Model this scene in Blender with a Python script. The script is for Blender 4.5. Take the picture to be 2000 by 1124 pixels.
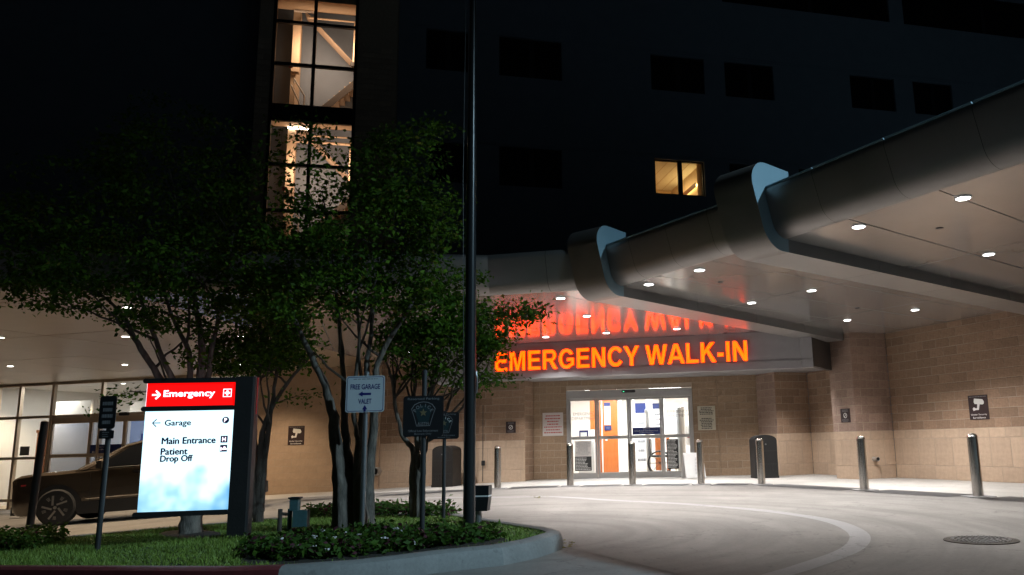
import bpy, bmesh, math, random
import numpy as np
from mathutils import Vector, Matrix

# ------------------------------------------------------------------ clear
for o in list(bpy.data.objects):
    bpy.data.objects.remove(o)
SC = bpy.context.scene
COL = SC.collection
random.seed(7)
RNG = np.random.default_rng(7)

# ------------------------------------------------------------------ camera
FPX, CX, CY, CAMZ = 1580.0, 1190.0, 562.0, 1.05
PITCH, ROLL = math.atan(299 / 1580.0), 0.025
_F = np.array([0, math.cos(PITCH), math.sin(PITCH)])
_U0 = np.array([0, -math.sin(PITCH), math.cos(PITCH)])
_R0 = np.array([1.0, 0, 0])
_R = _R0 * math.cos(ROLL) - _U0 * math.sin(ROLL)
_U = _U0 * math.cos(ROLL) + _R0 * math.sin(ROLL)
_C = np.array([0, 0, CAMZ])
cam = bpy.data.cameras.new('camera')
cam.sensor_width = 36
cam.lens = FPX * 36 / 2000
cam.shift_x = (1000 - CX) / 2000
cam.clip_start = 0.05
cam.clip_end = 500
camo = bpy.data.objects.new('camera', cam)
COL.objects.link(camo)
M = Matrix.Identity(4)
for i in range(3):
    M[i][0], M[i][1], M[i][2], M[i][3] = _R[i], _U[i], -_F[i], _C[i]
camo.matrix_world = M
SC.camera = camo

# ------------------------------------------------------------------ world: night sky
W = bpy.data.worlds.new('World')
SC.world = W
W.use_nodes = True
nt = W.node_tree
sky = nt.nodes.new('ShaderNodeTexSky')
sky.sky_type = 'NISHITA'
sky.sun_disc = False
sky.sun_elevation = math.radians(-4.0)
sky.sun_rotation = math.radians(140)
bg = nt.nodes['Background']
nt.links.new(sky.outputs[0], bg.inputs[0])
bg.inputs[1].default_value = 0.05
# faint moonlight
sl = bpy.data.lights.new('moon', 'SUN')
sl.energy = 0.004
sl.angle = math.radians(0.5)
sl.color = (0.75, 0.87, 1.0)
so = bpy.data.objects.new('moon', sl)
COL.objects.link(so)
so.rotation_euler = (math.radians(42), 0, math.radians(40))
SC.view_settings.view_transform = 'Standard'
SC.view_settings.look = 'None'
SC.view_settings.exposure = 0.0
SC.view_settings.gamma = 1.0
SC.view_settings.use_curve_mapping = False
SC.cycles.use_denoising = True
SC.cycles.max_bounces = 9
SC.cycles.diffuse_bounces = 6
SC.cycles.glossy_bounces = 3
SC.cycles.transparent_max_bounces = 16
SC.cycles.caustics_reflective = False
SC.cycles.caustics_refractive = False
SC.cycles.sample_clamp_indirect = 4.0

# ------------------------------------------------------------------ pixel helpers (2000 px wide photograph -> metres)
def ray(x, y):
    return _R * ((x - CX) / FPX) + _U * (-(y - CY) / FPX) + _F
def gz(x):
    s = 0.6
    return -0.042 * s * math.log1p(math.exp(min(60, (-2.5 - x) / s)))
def ground(x, y, off=0.0):
    r = ray(x, y); z = off
    for _ in range(60):
        q = _C + r * ((z - CAMZ) / r[2]); z = gz(q[0]) + off
    return Vector(q)
def atz(x, y, z):
    r = ray(x, y); return Vector(_C + r * ((z - CAMZ) / r[2]))
def aty(x, y, Y):
    r = ray(x, y); return Vector(_C + r * (Y / r[1]))
def onplane(x, y, a, b):
    r = ray(x, y); n = np.array([-(b[1] - a[1]), b[0] - a[0]])
    return Vector(_C + r * ((n @ np.array(a[:2])) / (n @ r[:2])))

# ------------------------------------------------------------------ materials
MATS = {}
def new_mat(name):
    m = bpy.data.materials.new(name); m.use_nodes = True
    MATS[name] = m
    return m, m.node_tree, m.node_tree.nodes['Principled BSDF']
def P(name, col, rough=0.6, metal=0.0, var=0.12, scale=6.0, bump=0.0, bscale=None, rand=0.0, spec=0.5, coat=0.0, detail=6, roughvar=0.0, stretch=None):
    m, t, b = new_mat(name)
    b.inputs['Roughness'].default_value = rough
    b.inputs['Metallic'].default_value = metal
    b.inputs['Specular IOR Level'].default_value = spec
    b.inputs['Coat Weight'].default_value = coat
    tc = t.nodes.new('ShaderNodeTexCoord')
    src = tc.outputs['Object']
    if stretch:
        mp = t.nodes.new('ShaderNodeMapping'); mp.inputs['Scale'].default_value = stretch
        t.links.new(src, mp.inputs[0]); src = mp.outputs[0]
    n = t.nodes.new('ShaderNodeTexNoise'); n.inputs['Scale'].default_value = scale; n.inputs['Detail'].default_value = detail
    n.inputs['Roughness'].default_value = 0.65
    t.links.new(src, n.inputs['Vector'])
    fac = n.outputs['Fac']
    mr = t.nodes.new('ShaderNodeMapRange')
    mr.inputs['From Min'].default_value = 0.25; mr.inputs['From Max'].default_value = 0.75
    mr.inputs['To Min'].default_value = 1 - var; mr.inputs['To Max'].default_value = 1 + var
    t.links.new(fac, mr.inputs['Value'])
    val = mr.outputs[0]
    if rand:
        oi = t.nodes.new('ShaderNodeObjectInfo')
        m2 = t.nodes.new('ShaderNodeMapRange')
        m2.inputs['To Min'].default_value = 1 - rand; m2.inputs['To Max'].default_value = 1 + rand
        t.links.new(oi.outputs['Random'], m2.inputs['Value'])
        mu = t.nodes.new('ShaderNodeMath'); mu.operation = 'MULTIPLY'
        t.links.new(val, mu.inputs[0]); t.links.new(m2.outputs[0], mu.inputs[1]); val = mu.outputs[0]
    vm = t.nodes.new('ShaderNodeVectorMath'); vm.operation = 'SCALE'
    vm.inputs[0].default_value = col
    t.links.new(val, vm.inputs['Scale'])
    t.links.new(vm.outputs[0], b.inputs['Base Color'])
    if roughvar:
        m3 = t.nodes.new('ShaderNodeMapRange')
        m3.inputs['To Min'].default_value = rough - roughvar; m3.inputs['To Max'].default_value = rough + roughvar
        t.links.new(fac, m3.inputs['Value']); t.links.new(m3.outputs[0], b.inputs['Roughness'])
    if bump:
        n2 = t.nodes.new('ShaderNodeTexNoise'); n2.inputs['Scale'].default_value = bscale or scale * 6; n2.inputs['Detail'].default_value = 5
        t.links.new(src, n2.inputs['Vector'])
        bp = t.nodes.new('ShaderNodeBump'); bp.inputs['Strength'].default_value = bump; bp.inputs['Distance'].default_value = 0.02
        t.links.new(n2.outputs['Fac'], bp.inputs['Height']); t.links.new(bp.outputs[0], b.inputs['Normal'])
    return m
def EM(name, col, strength, base=(0.02, 0.02, 0.02)):
    m, t, b = new_mat(name)
    b.inputs['Base Color'].default_value = (*base, 1)
    b.inputs['Emission Color'].default_value = (*col, 1)
    b.inputs['Emission Strength'].default_value = strength
    b.inputs['Roughness'].default_value = 0.4
    return m
def GLASS(name, tint=(0.92, 0.96, 0.95), refl=0.05, rough=0.0):
    m = bpy.data.materials.new(name); m.use_nodes = True; MATS[name] = m
    t = m.node_tree; t.nodes.clear()
    out = t.nodes.new('ShaderNodeOutputMaterial')
    tr = t.nodes.new('ShaderNodeBsdfTransparent'); tr.inputs[0].default_value = (*tint, 1)
    gl = t.nodes.new('ShaderNodeBsdfGlossy'); gl.inputs['Roughness'].default_value = rough
    lw = t.nodes.new('ShaderNodeFresnel'); lw.inputs['IOR'].default_value = 1.5
    mx = t.nodes.new('ShaderNodeMixShader')
    t.links.new(lw.outputs[0], mx.inputs[0]); t.links.new(tr.outputs[0], mx.inputs[1]); t.links.new(gl.outputs[0], mx.inputs[2])
    t.links.new(mx.outputs[0], out.inputs[0])
    return m

def concrete(name, col, stain=0.35):
    m, t, b = new_mat(name)
    b.inputs['Roughness'].default_value = 0.75
    tc = t.nodes.new('ShaderNodeTexCoord')
    def noise(scale, detail, st=None):
        src = tc.outputs['Object']
        if st:
            mp = t.nodes.new('ShaderNodeMapping'); mp.inputs['Scale'].default_value = st[0]; mp.inputs['Rotation'].default_value = (0, 0, st[1])
            t.links.new(src, mp.inputs[0]); src = mp.outputs[0]
        n = t.nodes.new('ShaderNodeTexNoise'); n.inputs['Scale'].default_value = scale; n.inputs['Detail'].default_value = detail
        n.inputs['Roughness'].default_value = 0.7
        t.links.new(src, n.inputs['Vector']); return n.outputs['Fac']
    def rng(s, a, c, lo=0.3, hi=0.7):
        r = t.nodes.new('ShaderNodeMapRange'); r.inputs['From Min'].default_value = lo; r.inputs['From Max'].default_value = hi
        r.inputs['To Min'].default_value = a; r.inputs['To Max'].default_value = c
        t.links.new(s, r.inputs['Value']); return r.outputs[0]
    def mul(a, c):
        n = t.nodes.new('ShaderNodeMath'); n.operation = 'MULTIPLY'; t.links.new(a, n.inputs[0]); t.links.new(c, n.inputs[1]); return n.outputs[0]
    big = rng(noise(0.35, 6), 1 - stain * 0.7, 1.08)
    track = rng(noise(0.9, 5, ((1.0, 0.22, 1), 0.6)), 1 - stain * 0.45, 1.06)
    fine = rng(noise(30, 6), 0.86, 1.12)
    spots = rng(noise(9, 3), 1 - stain * 0.8, 1.0, 0.30, 0.38)
    v = mul(mul(big, track), mul(fine, spots))
    # worn wheel paths that follow the turning circle
    ds_ = t.nodes.new('ShaderNodeVectorMath'); ds_.operation = 'DISTANCE'; ds_.inputs[1].default_value = (-1.5, 9.8, 0)
    t.links.new(tc.outputs['Object'], ds_.inputs[0])
    mm = t.nodes.new('ShaderNodeMath'); mm.operation = 'MULTIPLY'; mm.inputs[1].default_value = 3.2; t.links.new(ds_.outputs['Value'], mm.inputs[0])
    sp_ = t.nodes.new('ShaderNodeSeparateXYZ'); t.links.new(tc.outputs['Object'], sp_.inputs[0])
    m1_ = t.nodes.new('ShaderNodeMath'); m1_.operation = 'MULTIPLY'; m1_.inputs[1].default_value = 0.22; t.links.new(sp_.outputs['X'], m1_.inputs[0])
    m2_ = t.nodes.new('ShaderNodeMath'); m2_.operation = 'MULTIPLY'; m2_.inputs[1].default_value = 0.22; t.links.new(sp_.outputs['Y'], m2_.inputs[0])
    cb = t.nodes.new('ShaderNodeCombineXYZ'); t.links.new(mm.outputs[0], cb.inputs[0]); t.links.new(m1_.outputs[0], cb.inputs[1]); t.links.new(m2_.outputs[0], cb.inputs[2])
    nz = t.nodes.new('ShaderNodeTexNoise'); nz.inputs['Scale'].default_value = 1.0; nz.inputs['Detail'].default_value = 5; t.links.new(cb.outputs[0], nz.inputs['Vector'])
    v = mul(v, rng(nz.outputs['Fac'], 1 - stain * 0.55, 1.06, 0.32, 0.58))
    # hairline cracks
    vo = t.nodes.new('ShaderNodeTexVoronoi'); vo.feature = 'DISTANCE_TO_EDGE'; vo.inputs['Scale'].default_value = 0.33
    ds = t.nodes.new('ShaderNodeTexNoise'); ds.inputs['Scale'].default_value = 2.0; ds.inputs['Detail'].default_value = 8
    t.links.new(tc.outputs['Object'], ds.inputs['Vector'])
    ad = t.nodes.new('ShaderNodeVectorMath'); ad.operation = 'MULTIPLY_ADD'; ad.inputs[1].default_value = (1.3, 1.3, 1.3)
    t.links.new(ds.outputs['Color'], ad.inputs[0]); t.links.new(tc.outputs['Object'], ad.inputs[2]); t.links.new(ad.outputs[0], vo.inputs['Vector'])
    cr = rng(vo.outputs['Distance'], 0.62, 1.0, 0.0, 0.006)
    v = mul(v, cr)
    vm = t.nodes.new('ShaderNodeVectorMath'); vm.operation = 'SCALE'; vm.inputs[0].default_value = col
    t.links.new(v, vm.inputs['Scale']); t.links.new(vm.outputs[0], b.inputs['Base Color'])
    n2 = noise(60, 4)
    bp = t.nodes.new('ShaderNodeBump'); bp.inputs['Strength'].default_value = 0.25; bp.inputs['Distance'].default_value = 0.01
    t.links.new(n2, bp.inputs['Height']); t.links.new(bp.outputs[0], b.inputs['Normal'])
    return m

concrete('drive', (0.205, 0.194, 0.182), 0.46)
concrete('apron', (0.43, 0.41, 0.385), 0.15)
concrete('bandconc', (0.235, 0.233, 0.236), 0.15)
concrete('kerbconc', (0.20, 0.202, 0.198), 0.3)
P('redkerb', (0.13, 0.022, 0.026), 0.6, var=0.35, scale=9, bump=0.2)
P('soil', (0.022, 0.017, 0.012), 0.95, var=0.5, scale=14, bump=0.8, bscale=30)
P('turfbase', (0.028, 0.040, 0.012), 0.95, var=0.4, scale=9, bump=0.5)
P('grassblade', (0.15, 0.225, 0.030), 0.6, var=0.45, scale=3.0)
P('block_dark', (0.290, 0.190, 0.128), 0.85, var=0.22, scale=16, bump=0.9, bscale=45, rand=0.16)
P('block_rose', (0.31, 0.212, 0.168), 0.85, var=0.22, scale=16, bump=0.9, bscale=45, rand=0.15)
P('block_entry', (0.29, 0.200, 0.130), 0.85, var=0.2, scale=16, bump=0.8, bscale=45, rand=0.10)
P('block_light', (0.50, 0.37, 0.27), 0.85, var=0.13, scale=10, bump=0.35, bscale=60, rand=0.07)
P('block_plain', (0.42, 0.305, 0.22), 0.85, var=0.10, scale=8, bump=0.3, bscale=60, rand=0.04)
P('mortar', (0.40, 0.32, 0.25), 0.9, var=0.15)
P('soffit', (0.62, 0.605, 0.595), 0.165, metal=0.55, var=0.05, scale=2, rand=0.035, bump=0.06, bscale=1.3)
P('soffit_left', (0.40, 0.31, 0.225), 0.38, metal=0.25, var=0.06, scale=2, rand=0.04)
P('fascia', (0.29, 0.27, 0.258), 0.38, metal=0.68, var=0.06, scale=3, rand=0.04, bump=0.04, bscale=3)
P('rib', (0.29, 0.265, 0.25), 0.38, metal=0.68, var=0.06, scale=3)
P('ribside', (0.20, 0.31, 0.37), 0.5, metal=0.0, var=0.05, scale=3)
P('backing', (0.03, 0.03, 0.03), 0.8)
P('seam', (0.30, 0.29, 0.28), 0.7)
P('signband', (0.34, 0.34, 0.36), 0.5, metal=0.1, var=0.06, scale=2.5, rand=0.03)
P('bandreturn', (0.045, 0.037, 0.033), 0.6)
P('aluminium', (0.52, 0.51, 0.50), 0.38, metal=0.75, var=0.05)
P('bronzealu', (0.46, 0.37, 0.285), 0.45, metal=0.1, var=0.06)
P('darkframe', (0.018, 0.022, 0.030), 0.45, metal=0.4)
P('steel', (0.60, 0.575, 0.54), 0.19, metal=1.0, var=0.02, scale=5)
P('blackplastic', (0.014, 0.014, 0.015), 0.55, var=0.2, bump=0.15)
P('binbrown', (0.018, 0.016, 0.015), 0.5, var=0.2, bump=0.1)
P('polepaint', (0.022, 0.024, 0.026), 0.28, metal=0.3, var=0.1)
P('galv', (0.22, 0.225, 0.23), 0.42, metal=0.8, var=0.15, scale=20)
P('darkpost', (0.035, 0.036, 0.038), 0.5, metal=0.2)
P('signwhite', (0.52, 0.58, 0.63), 0.4, var=0.04)
P('signblue', (0.012, 0.018, 0.16), 0.45, var=0.05)
P('signblack', (0.012, 0.013, 0.015), 0.4, var=0.1)
P('signbrown', (0.030, 0.015, 0.016), 0.5, var=0.1)
P('printwhite', (0.75, 0.74, 0.72), 0.5, var=0.05)
P('printgrey', (0.20, 0.20, 0.21), 0.5, var=0.1)
P('printred', (0.45, 0.03, 0.03), 0.5, var=0.1)
P('printblack', (0.02, 0.02, 0.02), 0.5, var=0.1)
P('printteal', (0.012, 0.030, 0.034), 0.5, var=0.1)
P('printgold', (0.16, 0.13, 0.07), 0.5, var=0.1)
P('poster', (0.66, 0.62, 0.60), 0.5, var=0.04)
P('postercream', (0.60, 0.55, 0.44), 0.5, var=0.04)
P('teal', (0.045, 0.105, 0.115), 0.55, var=0.2, scale=20)
P('bark', (0.115, 0.098, 0.082), 0.85, var=0.85, scale=9, bump=1.0, bscale=16, stretch=(1.6, 1.6, 0.5))
P('barkdark', (0.060, 0.048, 0.038), 0.85, var=0.4, scale=9, bump=0.6, stretch=(2, 2, 0.5))
P('carpaint', (0.078, 0.060, 0.044), 0.22, metal=0.55, var=0.04, coat=1.0)
P('cartrim', (0.010, 0.010, 0.011), 0.6)
P('tyre', (0.012, 0.012, 0.012), 0.8, bump=0.2)
P('rimmetal', (0.55, 0.54, 0.52), 0.28, metal=0.9)
P('chrome', (0.65, 0.64, 0.62), 0.12, metal=1.0)
P('carglass', (0.006, 0.007, 0.009), 0.05, spec=0.28)
P('facade', (0.18, 0.23, 0.30), 0.85, var=0.08, scale=1.5)
P('facadebrick', (0.46, 0.37, 0.29), 0.85, var=0.15, scale=10, rand=0.12)
P('darkpane', (0.004, 0.005, 0.007), 0.10, spec=0.4)
P('ceilwhite', (0.75, 0.73, 0.70), 0.7, var=0.04)
P('wallwhite', (0.78, 0.76, 0.73), 0.7, var=0.03)
P('wallbeige', (0.60, 0.47, 0.34), 0.75, var=0.05)
P('lobbyfloor', (0.48, 0.40, 0.32), 0.35, var=0.10, scale=3)
P('orangewood', (0.48, 0.135, 0.030), 0.42, var=0.15, scale=5, stretch=(6, 6, 0.6))
P('brownwood', (0.16, 0.06, 0.025), 0.5, var=0.2, stretch=(6, 6, 0.6))
P('bluewall', (0.12, 0.16, 0.26), 0.7, var=0.08)
P('navy', (0.010, 0.022, 0.12), 0.5)
P('stairgrey', (0.52, 0.42, 0.33), 0.7, var=0.06)
P('redpaint', (0.40, 0.02, 0.02), 0.5)
P('iron', (0.040, 0.033, 0.028), 0.55, metal=0.7, var=0.5, scale=25, bump=0.5)
P('grate', (0.10, 0.10, 0.105), 0.6, metal=0.5, var=0.25, scale=30)
P('tarline', (0.16, 0.145, 0.13), 0.85, var=0.3)
P('palewhite', (0.80, 0.80, 0.80), 0.35, var=0.03)
GLASS('glass'); GLASS('glassblue', (0.62, 0.74, 0.95)); GLASS('glasswarm', (0.95, 0.93, 0.9))
EM('lightdisc', (1.0, 0.98, 0.95), 14.0)
EM('lightdiscwarm', (1.0, 0.93, 0.82), 14.0)
EM('letterface', (6.5, 0.31, 0.0), 1.0)
EM('letterside', (0.9, 0.01, 0.0), 1.0)
EM('panelred', (1.25, 0.002, 0.002), 1.0)
EM('panelwhite', (1.0, 0.85, 1.0), 2.2)
EM('headlamp', (0.25, 0.5, 1.0), 3.0)
EM('lamphead', (0.7, 0.88, 1.0), 20.0)
EM('stairlamp', (1.0, 0.8, 0.6), 12.0)
EM('bedlamp', (1.0, 0.72, 0.25), 9.0)
EM('greenled', (0.1, 1.0, 0.5), 2.0)
# lit white cabinet: uneven, fades to blue where the inner lamps are weak
m, t, b = new_mat('panelglow')
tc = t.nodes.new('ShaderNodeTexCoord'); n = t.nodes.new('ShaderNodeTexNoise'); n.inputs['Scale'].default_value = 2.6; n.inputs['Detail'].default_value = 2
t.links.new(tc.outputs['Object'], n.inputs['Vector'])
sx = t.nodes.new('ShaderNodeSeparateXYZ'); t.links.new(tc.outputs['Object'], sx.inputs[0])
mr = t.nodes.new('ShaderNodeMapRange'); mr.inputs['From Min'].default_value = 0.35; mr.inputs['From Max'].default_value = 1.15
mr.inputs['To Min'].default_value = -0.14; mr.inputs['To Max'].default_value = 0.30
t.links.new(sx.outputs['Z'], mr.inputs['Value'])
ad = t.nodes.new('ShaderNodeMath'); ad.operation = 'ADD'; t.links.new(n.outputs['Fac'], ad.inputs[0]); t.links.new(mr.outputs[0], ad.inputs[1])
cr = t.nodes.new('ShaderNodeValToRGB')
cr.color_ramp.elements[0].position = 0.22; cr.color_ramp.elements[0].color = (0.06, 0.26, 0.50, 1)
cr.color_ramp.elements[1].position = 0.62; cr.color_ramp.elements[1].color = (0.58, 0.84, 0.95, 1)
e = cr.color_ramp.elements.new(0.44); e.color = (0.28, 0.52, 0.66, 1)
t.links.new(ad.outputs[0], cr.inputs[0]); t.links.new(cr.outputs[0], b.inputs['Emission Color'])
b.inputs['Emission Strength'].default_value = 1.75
b.inputs['Base Color'].default_value = (0.1, 0.1, 0.1, 1)
# leaves: diffuse + translucent
def LEAF(name, col, var=0.5):
    m = P(name, col, 0.6, var=var, scale=2.2, spec=0.12)
    t = m.node_tree; b = t.nodes['Principled BSDF']; out = t.nodes['Material Output']
    tr = t.nodes.new('ShaderNodeBsdfTranslucent')
    src = b.inputs['Base Color'].links[0].from_socket
    t.links.new(src, tr.inputs[0])
    mx = t.nodes.new('ShaderNodeMixShader'); mx.inputs[0].default_value = 0.35
    t.links.new(b.outputs[0], mx.inputs[1]); t.links.new(tr.outputs[0], mx.inputs[2]); t.links.new(mx.outputs[0], out.inputs[0])
    return m
LEAF('leaf', (0.075, 0.150, 0.012)); LEAF('leafbed', (0.048, 0.100, 0.020)); LEAF('leafred', (0.085, 0.030, 0.040)); LEAF('leafdark', (0.042, 0.090, 0.010))
LEAF('leafyellow', (0.16, 0.15, 0.02))
P('flower', (0.65, 0.60, 0.62), 0.6)

# ------------------------------------------------------------------ mesh helpers
class MB:
    def __init__(s):
        s.v = []; s.f = []; s.m = []
    def quad(s, pts, mi=0):
        i = len(s.v); s.v += [tuple(p) for p in pts]; s.f.append(tuple(range(i, i + len(pts)))); s.m.append(mi); return s
    def box(s, c, size, rz=0.0, mi=0, R=None):
        i = len(s.v); hx, hy, hz = size[0] / 2, size[1] / 2, size[2] / 2
        R = R or Matrix.Rotation(rz, 3, 'Z')
        for dx, dy, dz in ((-1, -1, -1), (1, -1, -1), (1, 1, -1), (-1, 1, -1), (-1, -1, 1), (1, -1, 1), (1, 1, 1), (-1, 1, 1)):
            p = R @ Vector((dx * hx, dy * hy, dz * hz)); s.v.append((c[0] + p.x, c[1] + p.y, c[2] + p.z))
        for f in ((3, 2, 1, 0), (4, 5, 6, 7), (0, 1, 5, 4), (1, 2, 6, 5), (2, 3, 7, 6), (3, 0, 4, 7)):
            s.f.append(tuple(i + k for k in f)); s.m.append(mi)
        return s
    def bb(s, a, b, mi=0):
        return s.box([(a[k] + b[k]) / 2 for k in range(3)], [abs(b[k] - a[k]) for k in range(3)], mi=mi)
    def tube(s, pts, rad, n=8, mi=0, cap=True):
        pts = [Vector(p) for p in pts]
        if not isinstance(rad, (list, tuple)): rad = [rad] * len(pts)
        base = len(s.v); up = Vector((0.31, 0.17, 0.93))
        for k, p in enumerate(pts):
            d = (pts[min(k + 1, len(pts) - 1)] - pts[max(k - 1, 0)])
            if d.length < 1e-9: d = Vector((0, 0, 1))
            d.normalize()
            a = d.cross(up)
            if a.length < 1e-3: a = d.cross(Vector((1, 0, 0)))
            a.normalize(); b = d.cross(a)
            for j in range(n):
                t = 2 * math.pi * j / n
                q = p + (a * math.cos(t) + b * math.sin(t)) * rad[k]; s.v.append(tuple(q))
        for k in range(len(pts) - 1):
            for j in range(n):
                a0 = base + k * n + j; a1 = base + k * n + (j + 1) % n
                s.f.append((a0, a1, a1 + n, a0 + n)); s.m.append(mi)
        if cap:
            s.f.append(tuple(base + j for j in range(n))); s.m.append(mi)
            e = base + (len(pts) - 1) * n
            s.f.append(tuple(e + j for j in reversed(range(n)))); s.m.append(mi)
        return s
    def lathe(s, prof, c=(0, 0, 0), n=24, axis='Z', mi=0):
        base = len(s.v)
        for r, h in prof:
            for j in range(n):
                t = 2 * math.pi * j / n; x, y = r * math.cos(t), r * math.sin(t)
                p = (x, y, h) if axis == 'Z' else ((x, h, y) if axis == 'Y' else (h, x, y))
                s.v.append((c[0] + p[0], c[1] + p[1], c[2] + p[2]))
        for k in range(len(prof) - 1):
            for j in range(n):
                a0 = base + k * n + j; a1 = base + k * n + (j + 1) % n
                s.f.append((a0, a1, a1 + n, a0 + n)); s.m.append(mi)
        s.f.append(tuple(base + j for j in reversed(range(n)))); s.m.append(mi)
        e = base + (len(prof) - 1) * n
        s.f.append(tuple(e + j for j in range(n))); s.m.append(mi)
        return s
    def prism(s, poly, z0, z1, mi=0):
        i = len(s.v); n = len(poly)
        s.v += [(p[0], p[1], z0) for p in poly] + [(p[0], p[1], z1) for p in poly]
        s.f.append(tuple(i + k for k in reversed(range(n)))); s.m.append(mi)
        s.f.append(tuple(i + n + k for k in range(n))); s.m.append(mi)
        for k in range(n):
            k2 = (k + 1) % n
            s.f.append((i + k, i + k2, i + n + k2, i + n + k)); s.m.append(mi)
        return s
    def plate(s, poly, y0, y1, mi=0):     # polygon in XZ extruded along Y
        i = len(s.v); n = len(poly)
        s.v += [(p[0], y0, p[1]) for p in poly] + [(p[0], y1, p[1]) for p in poly]
        s.f.append(tuple(i + k for k in range(n))); s.m.append(mi)
        s.f.append(tuple(i + n + k for k in reversed(range(n)))); s.m.append(mi)
        for k in range(n):
            k2 = (k + 1) % n
            s.f.append((i + k2, i + k, i + n + k, i + n + k2)); s.m.append(mi)
        return s
    def mesh(s, name, mats, smooth=False):
        me = bpy.data.meshes.new(name); me.from_pydata(s.v, [], s.f)
        for m in (mats if isinstance(mats, (list, tuple)) else [mats]): me.materials.append(MATS[m])
        me.polygons.foreach_set('material_index', s.m)
        bm = bmesh.new(); bm.from_mesh(me); bmesh.ops.recalc_face_normals(bm, faces=bm.faces); bm.to_mesh(me); bm.free()
        if smooth:
            bm = bmesh.new(); bm.from_mesh(me); bmesh.ops.remove_doubles(bm, verts=bm.verts, dist=1e-5); bm.to_mesh(me); bm.free(); smooth_mesh(me)
        return me
    def build(s, name, mats, parent=None, smooth=False, loc=None, rz=0.0, **tags):
        return link(name, s.mesh(name, mats, smooth), parent, loc, rz, **tags)
def smooth_mesh(me, ang=40):
    me.polygons.foreach_set('use_smooth', [True] * len(me.polygons))
    try: me.set_sharp_from_angle(angle=math.radians(ang))
    except Exception: pass
def tag(o, label=None, category=None, group=None, kind=None):
    if label: o['label'] = label
    if category: o['category'] = category
    if group: o['group'] = group
    if kind: o['kind'] = kind
    return o
def link(name, data, parent=None, loc=None, rz=0.0, **tags):
    o = bpy.data.objects.new(name, data); COL.objects.link(o)
    if parent is not None: o.parent = parent
    if loc is not None: o.location = loc
    if rz: o.rotation_euler = (0, 0, rz)
    return tag(o, **tags)
def thing(name, label, category, loc=(0, 0, 0), rz=0.0, group=None):
    return link(name, None, None, loc, rz, label=label, category=category, group=group)
def copy_tree(o, parent=None):
    c = o.copy(); COL.objects.link(c); c.parent = parent
    for ch in [x for x in COL.objects if x.parent == o]: copy_tree(ch, c)
    return c
def raw_mesh(name, V, F, mats, mi=None, smooth=False):
    me = bpy.data.meshes.new(name)
    V = np.asarray(V, np.float32); F = np.asarray(F, np.int32); k = F.shape[1]
    me.vertices.add(len(V)); me.vertices.foreach_set('co', V.ravel())
    me.loops.add(F.size); me.loops.foreach_set('vertex_index', F.ravel())
    me.polygons.add(len(F)); me.polygons.foreach_set('loop_start', np.arange(0, F.size, k, dtype=np.int32))
    for m in (mats if isinstance(mats, (list, tuple)) else [mats]): me.materials.append(MATS[m])
    if mi is not None: me.polygons.foreach_set('material_index', np.asarray(mi, np.int32))
    if smooth: me.polygons.foreach_set('use_smooth', [True] * len(F))
    me.update(calc_edges=True)
    return me

# lettering ----------------------------------------------------------
def text_geo(s, width=None, height=None, bold=0.0, extrude=0.0, spacing=1.0):
    cu = bpy.data.curves.new('txt', 'FONT'); cu.body = s; cu.size = 1.0; cu.align_x = 'CENTER'; cu.resolution_u = 3
    cu.offset = bold; cu.extrude = extrude; cu.space_character = spacing
    ob = bpy.data.objects.new('txt', cu); COL.objects.link(ob)
    dg = bpy.context.evaluated_depsgraph_get()
    me = bpy.data.meshes.new_from_object(ob.evaluated_get(dg))
    V = np.zeros(len(me.vertices) * 3, np.float32); me.vertices.foreach_get('co', V); V = V.reshape(-1, 3)
    F = [tuple(p.vertices) for p in me.polygons]
    bpy.data.objects.remove(ob); bpy.data.curves.remove(cu); bpy.data.meshes.remove(me)
    lo, hi = V.min(0), V.max(0)
    sy = (height / (hi[1] - lo[1])) if height else None
    sxx = (width / (hi[0] - lo[0])) if width else sy
    if sy is None: sy = sxx
    V[:, 0] = (V[:, 0] - (lo[0] + hi[0]) / 2) * sxx; V[:, 1] = (V[:, 1] - (lo[1] + hi[1]) / 2) * sy
    return V, F
def text(name, s, parent, x, y, z, mat, width=None, height=None, bold=0.0, spacing=1.0):
    V, F = text_geo(s, width, height, bold, 0.0, spacing)
    mb = MB(); mb.v = [(v[0] + x, y - v[2], v[1] + z) for v in V]; mb.f = F; mb.m = [0] * len(F)
    me = bpy.data.meshes.new(name); me.from_pydata(mb.v, [], mb.f); me.materials.append(MATS[mat])
    return link(name, me, parent)
def fat_text(name, s, parent, x, y, z, mat, width, height, f=0.004):
    V, F = text_geo(s, width, height)
    mb = MB()
    for i, (dx, dz) in enumerate(((0, 0), (f, 0), (-f, 0), (0, f * 0.7), (0, -f * 0.7))):
        k = len(mb.v); mb.v += [(v[0] + x + dx, y - 0.0004 * i, v[1] + z + dz) for v in V]; mb.f += [tuple(q + k for q in q_) for q_ in F]
    me = bpy.data.meshes.new(name); me.from_pydata(mb.v, [], mb.f); me.materials.append(MATS[mat])
    return link(name, me, parent)
def print_lines(parent, x0, x1, z1, z0, n, y, mat, seed=0, fill=0.55, align='C', name='print'):
    r = random.Random(seed); mb = MB(); st = (z1 - z0) / n
    for k in range(n):
        zc = z1 - st * (k + 0.5); w = (x1 - x0) * r.uniform(0.62, 1.0)
        a = (x0 + x1) / 2 - w / 2 if align == 'C' else x0
        xx = a
        while xx < a + w - 0.01:
            l = min(r.uniform(0.02, 0.07) * (x1 - x0) / 0.45, a + w - xx)
            mb.quad([(xx, y, zc - st * fill / 2), (xx + l, y, zc - st * fill / 2), (xx + l, y, zc + st * fill / 2), (xx, y, zc + st * fill / 2)])
            xx += l + 0.012 * (x1 - x0) / 0.45
    return mb.build(name, mat, parent)
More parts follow.
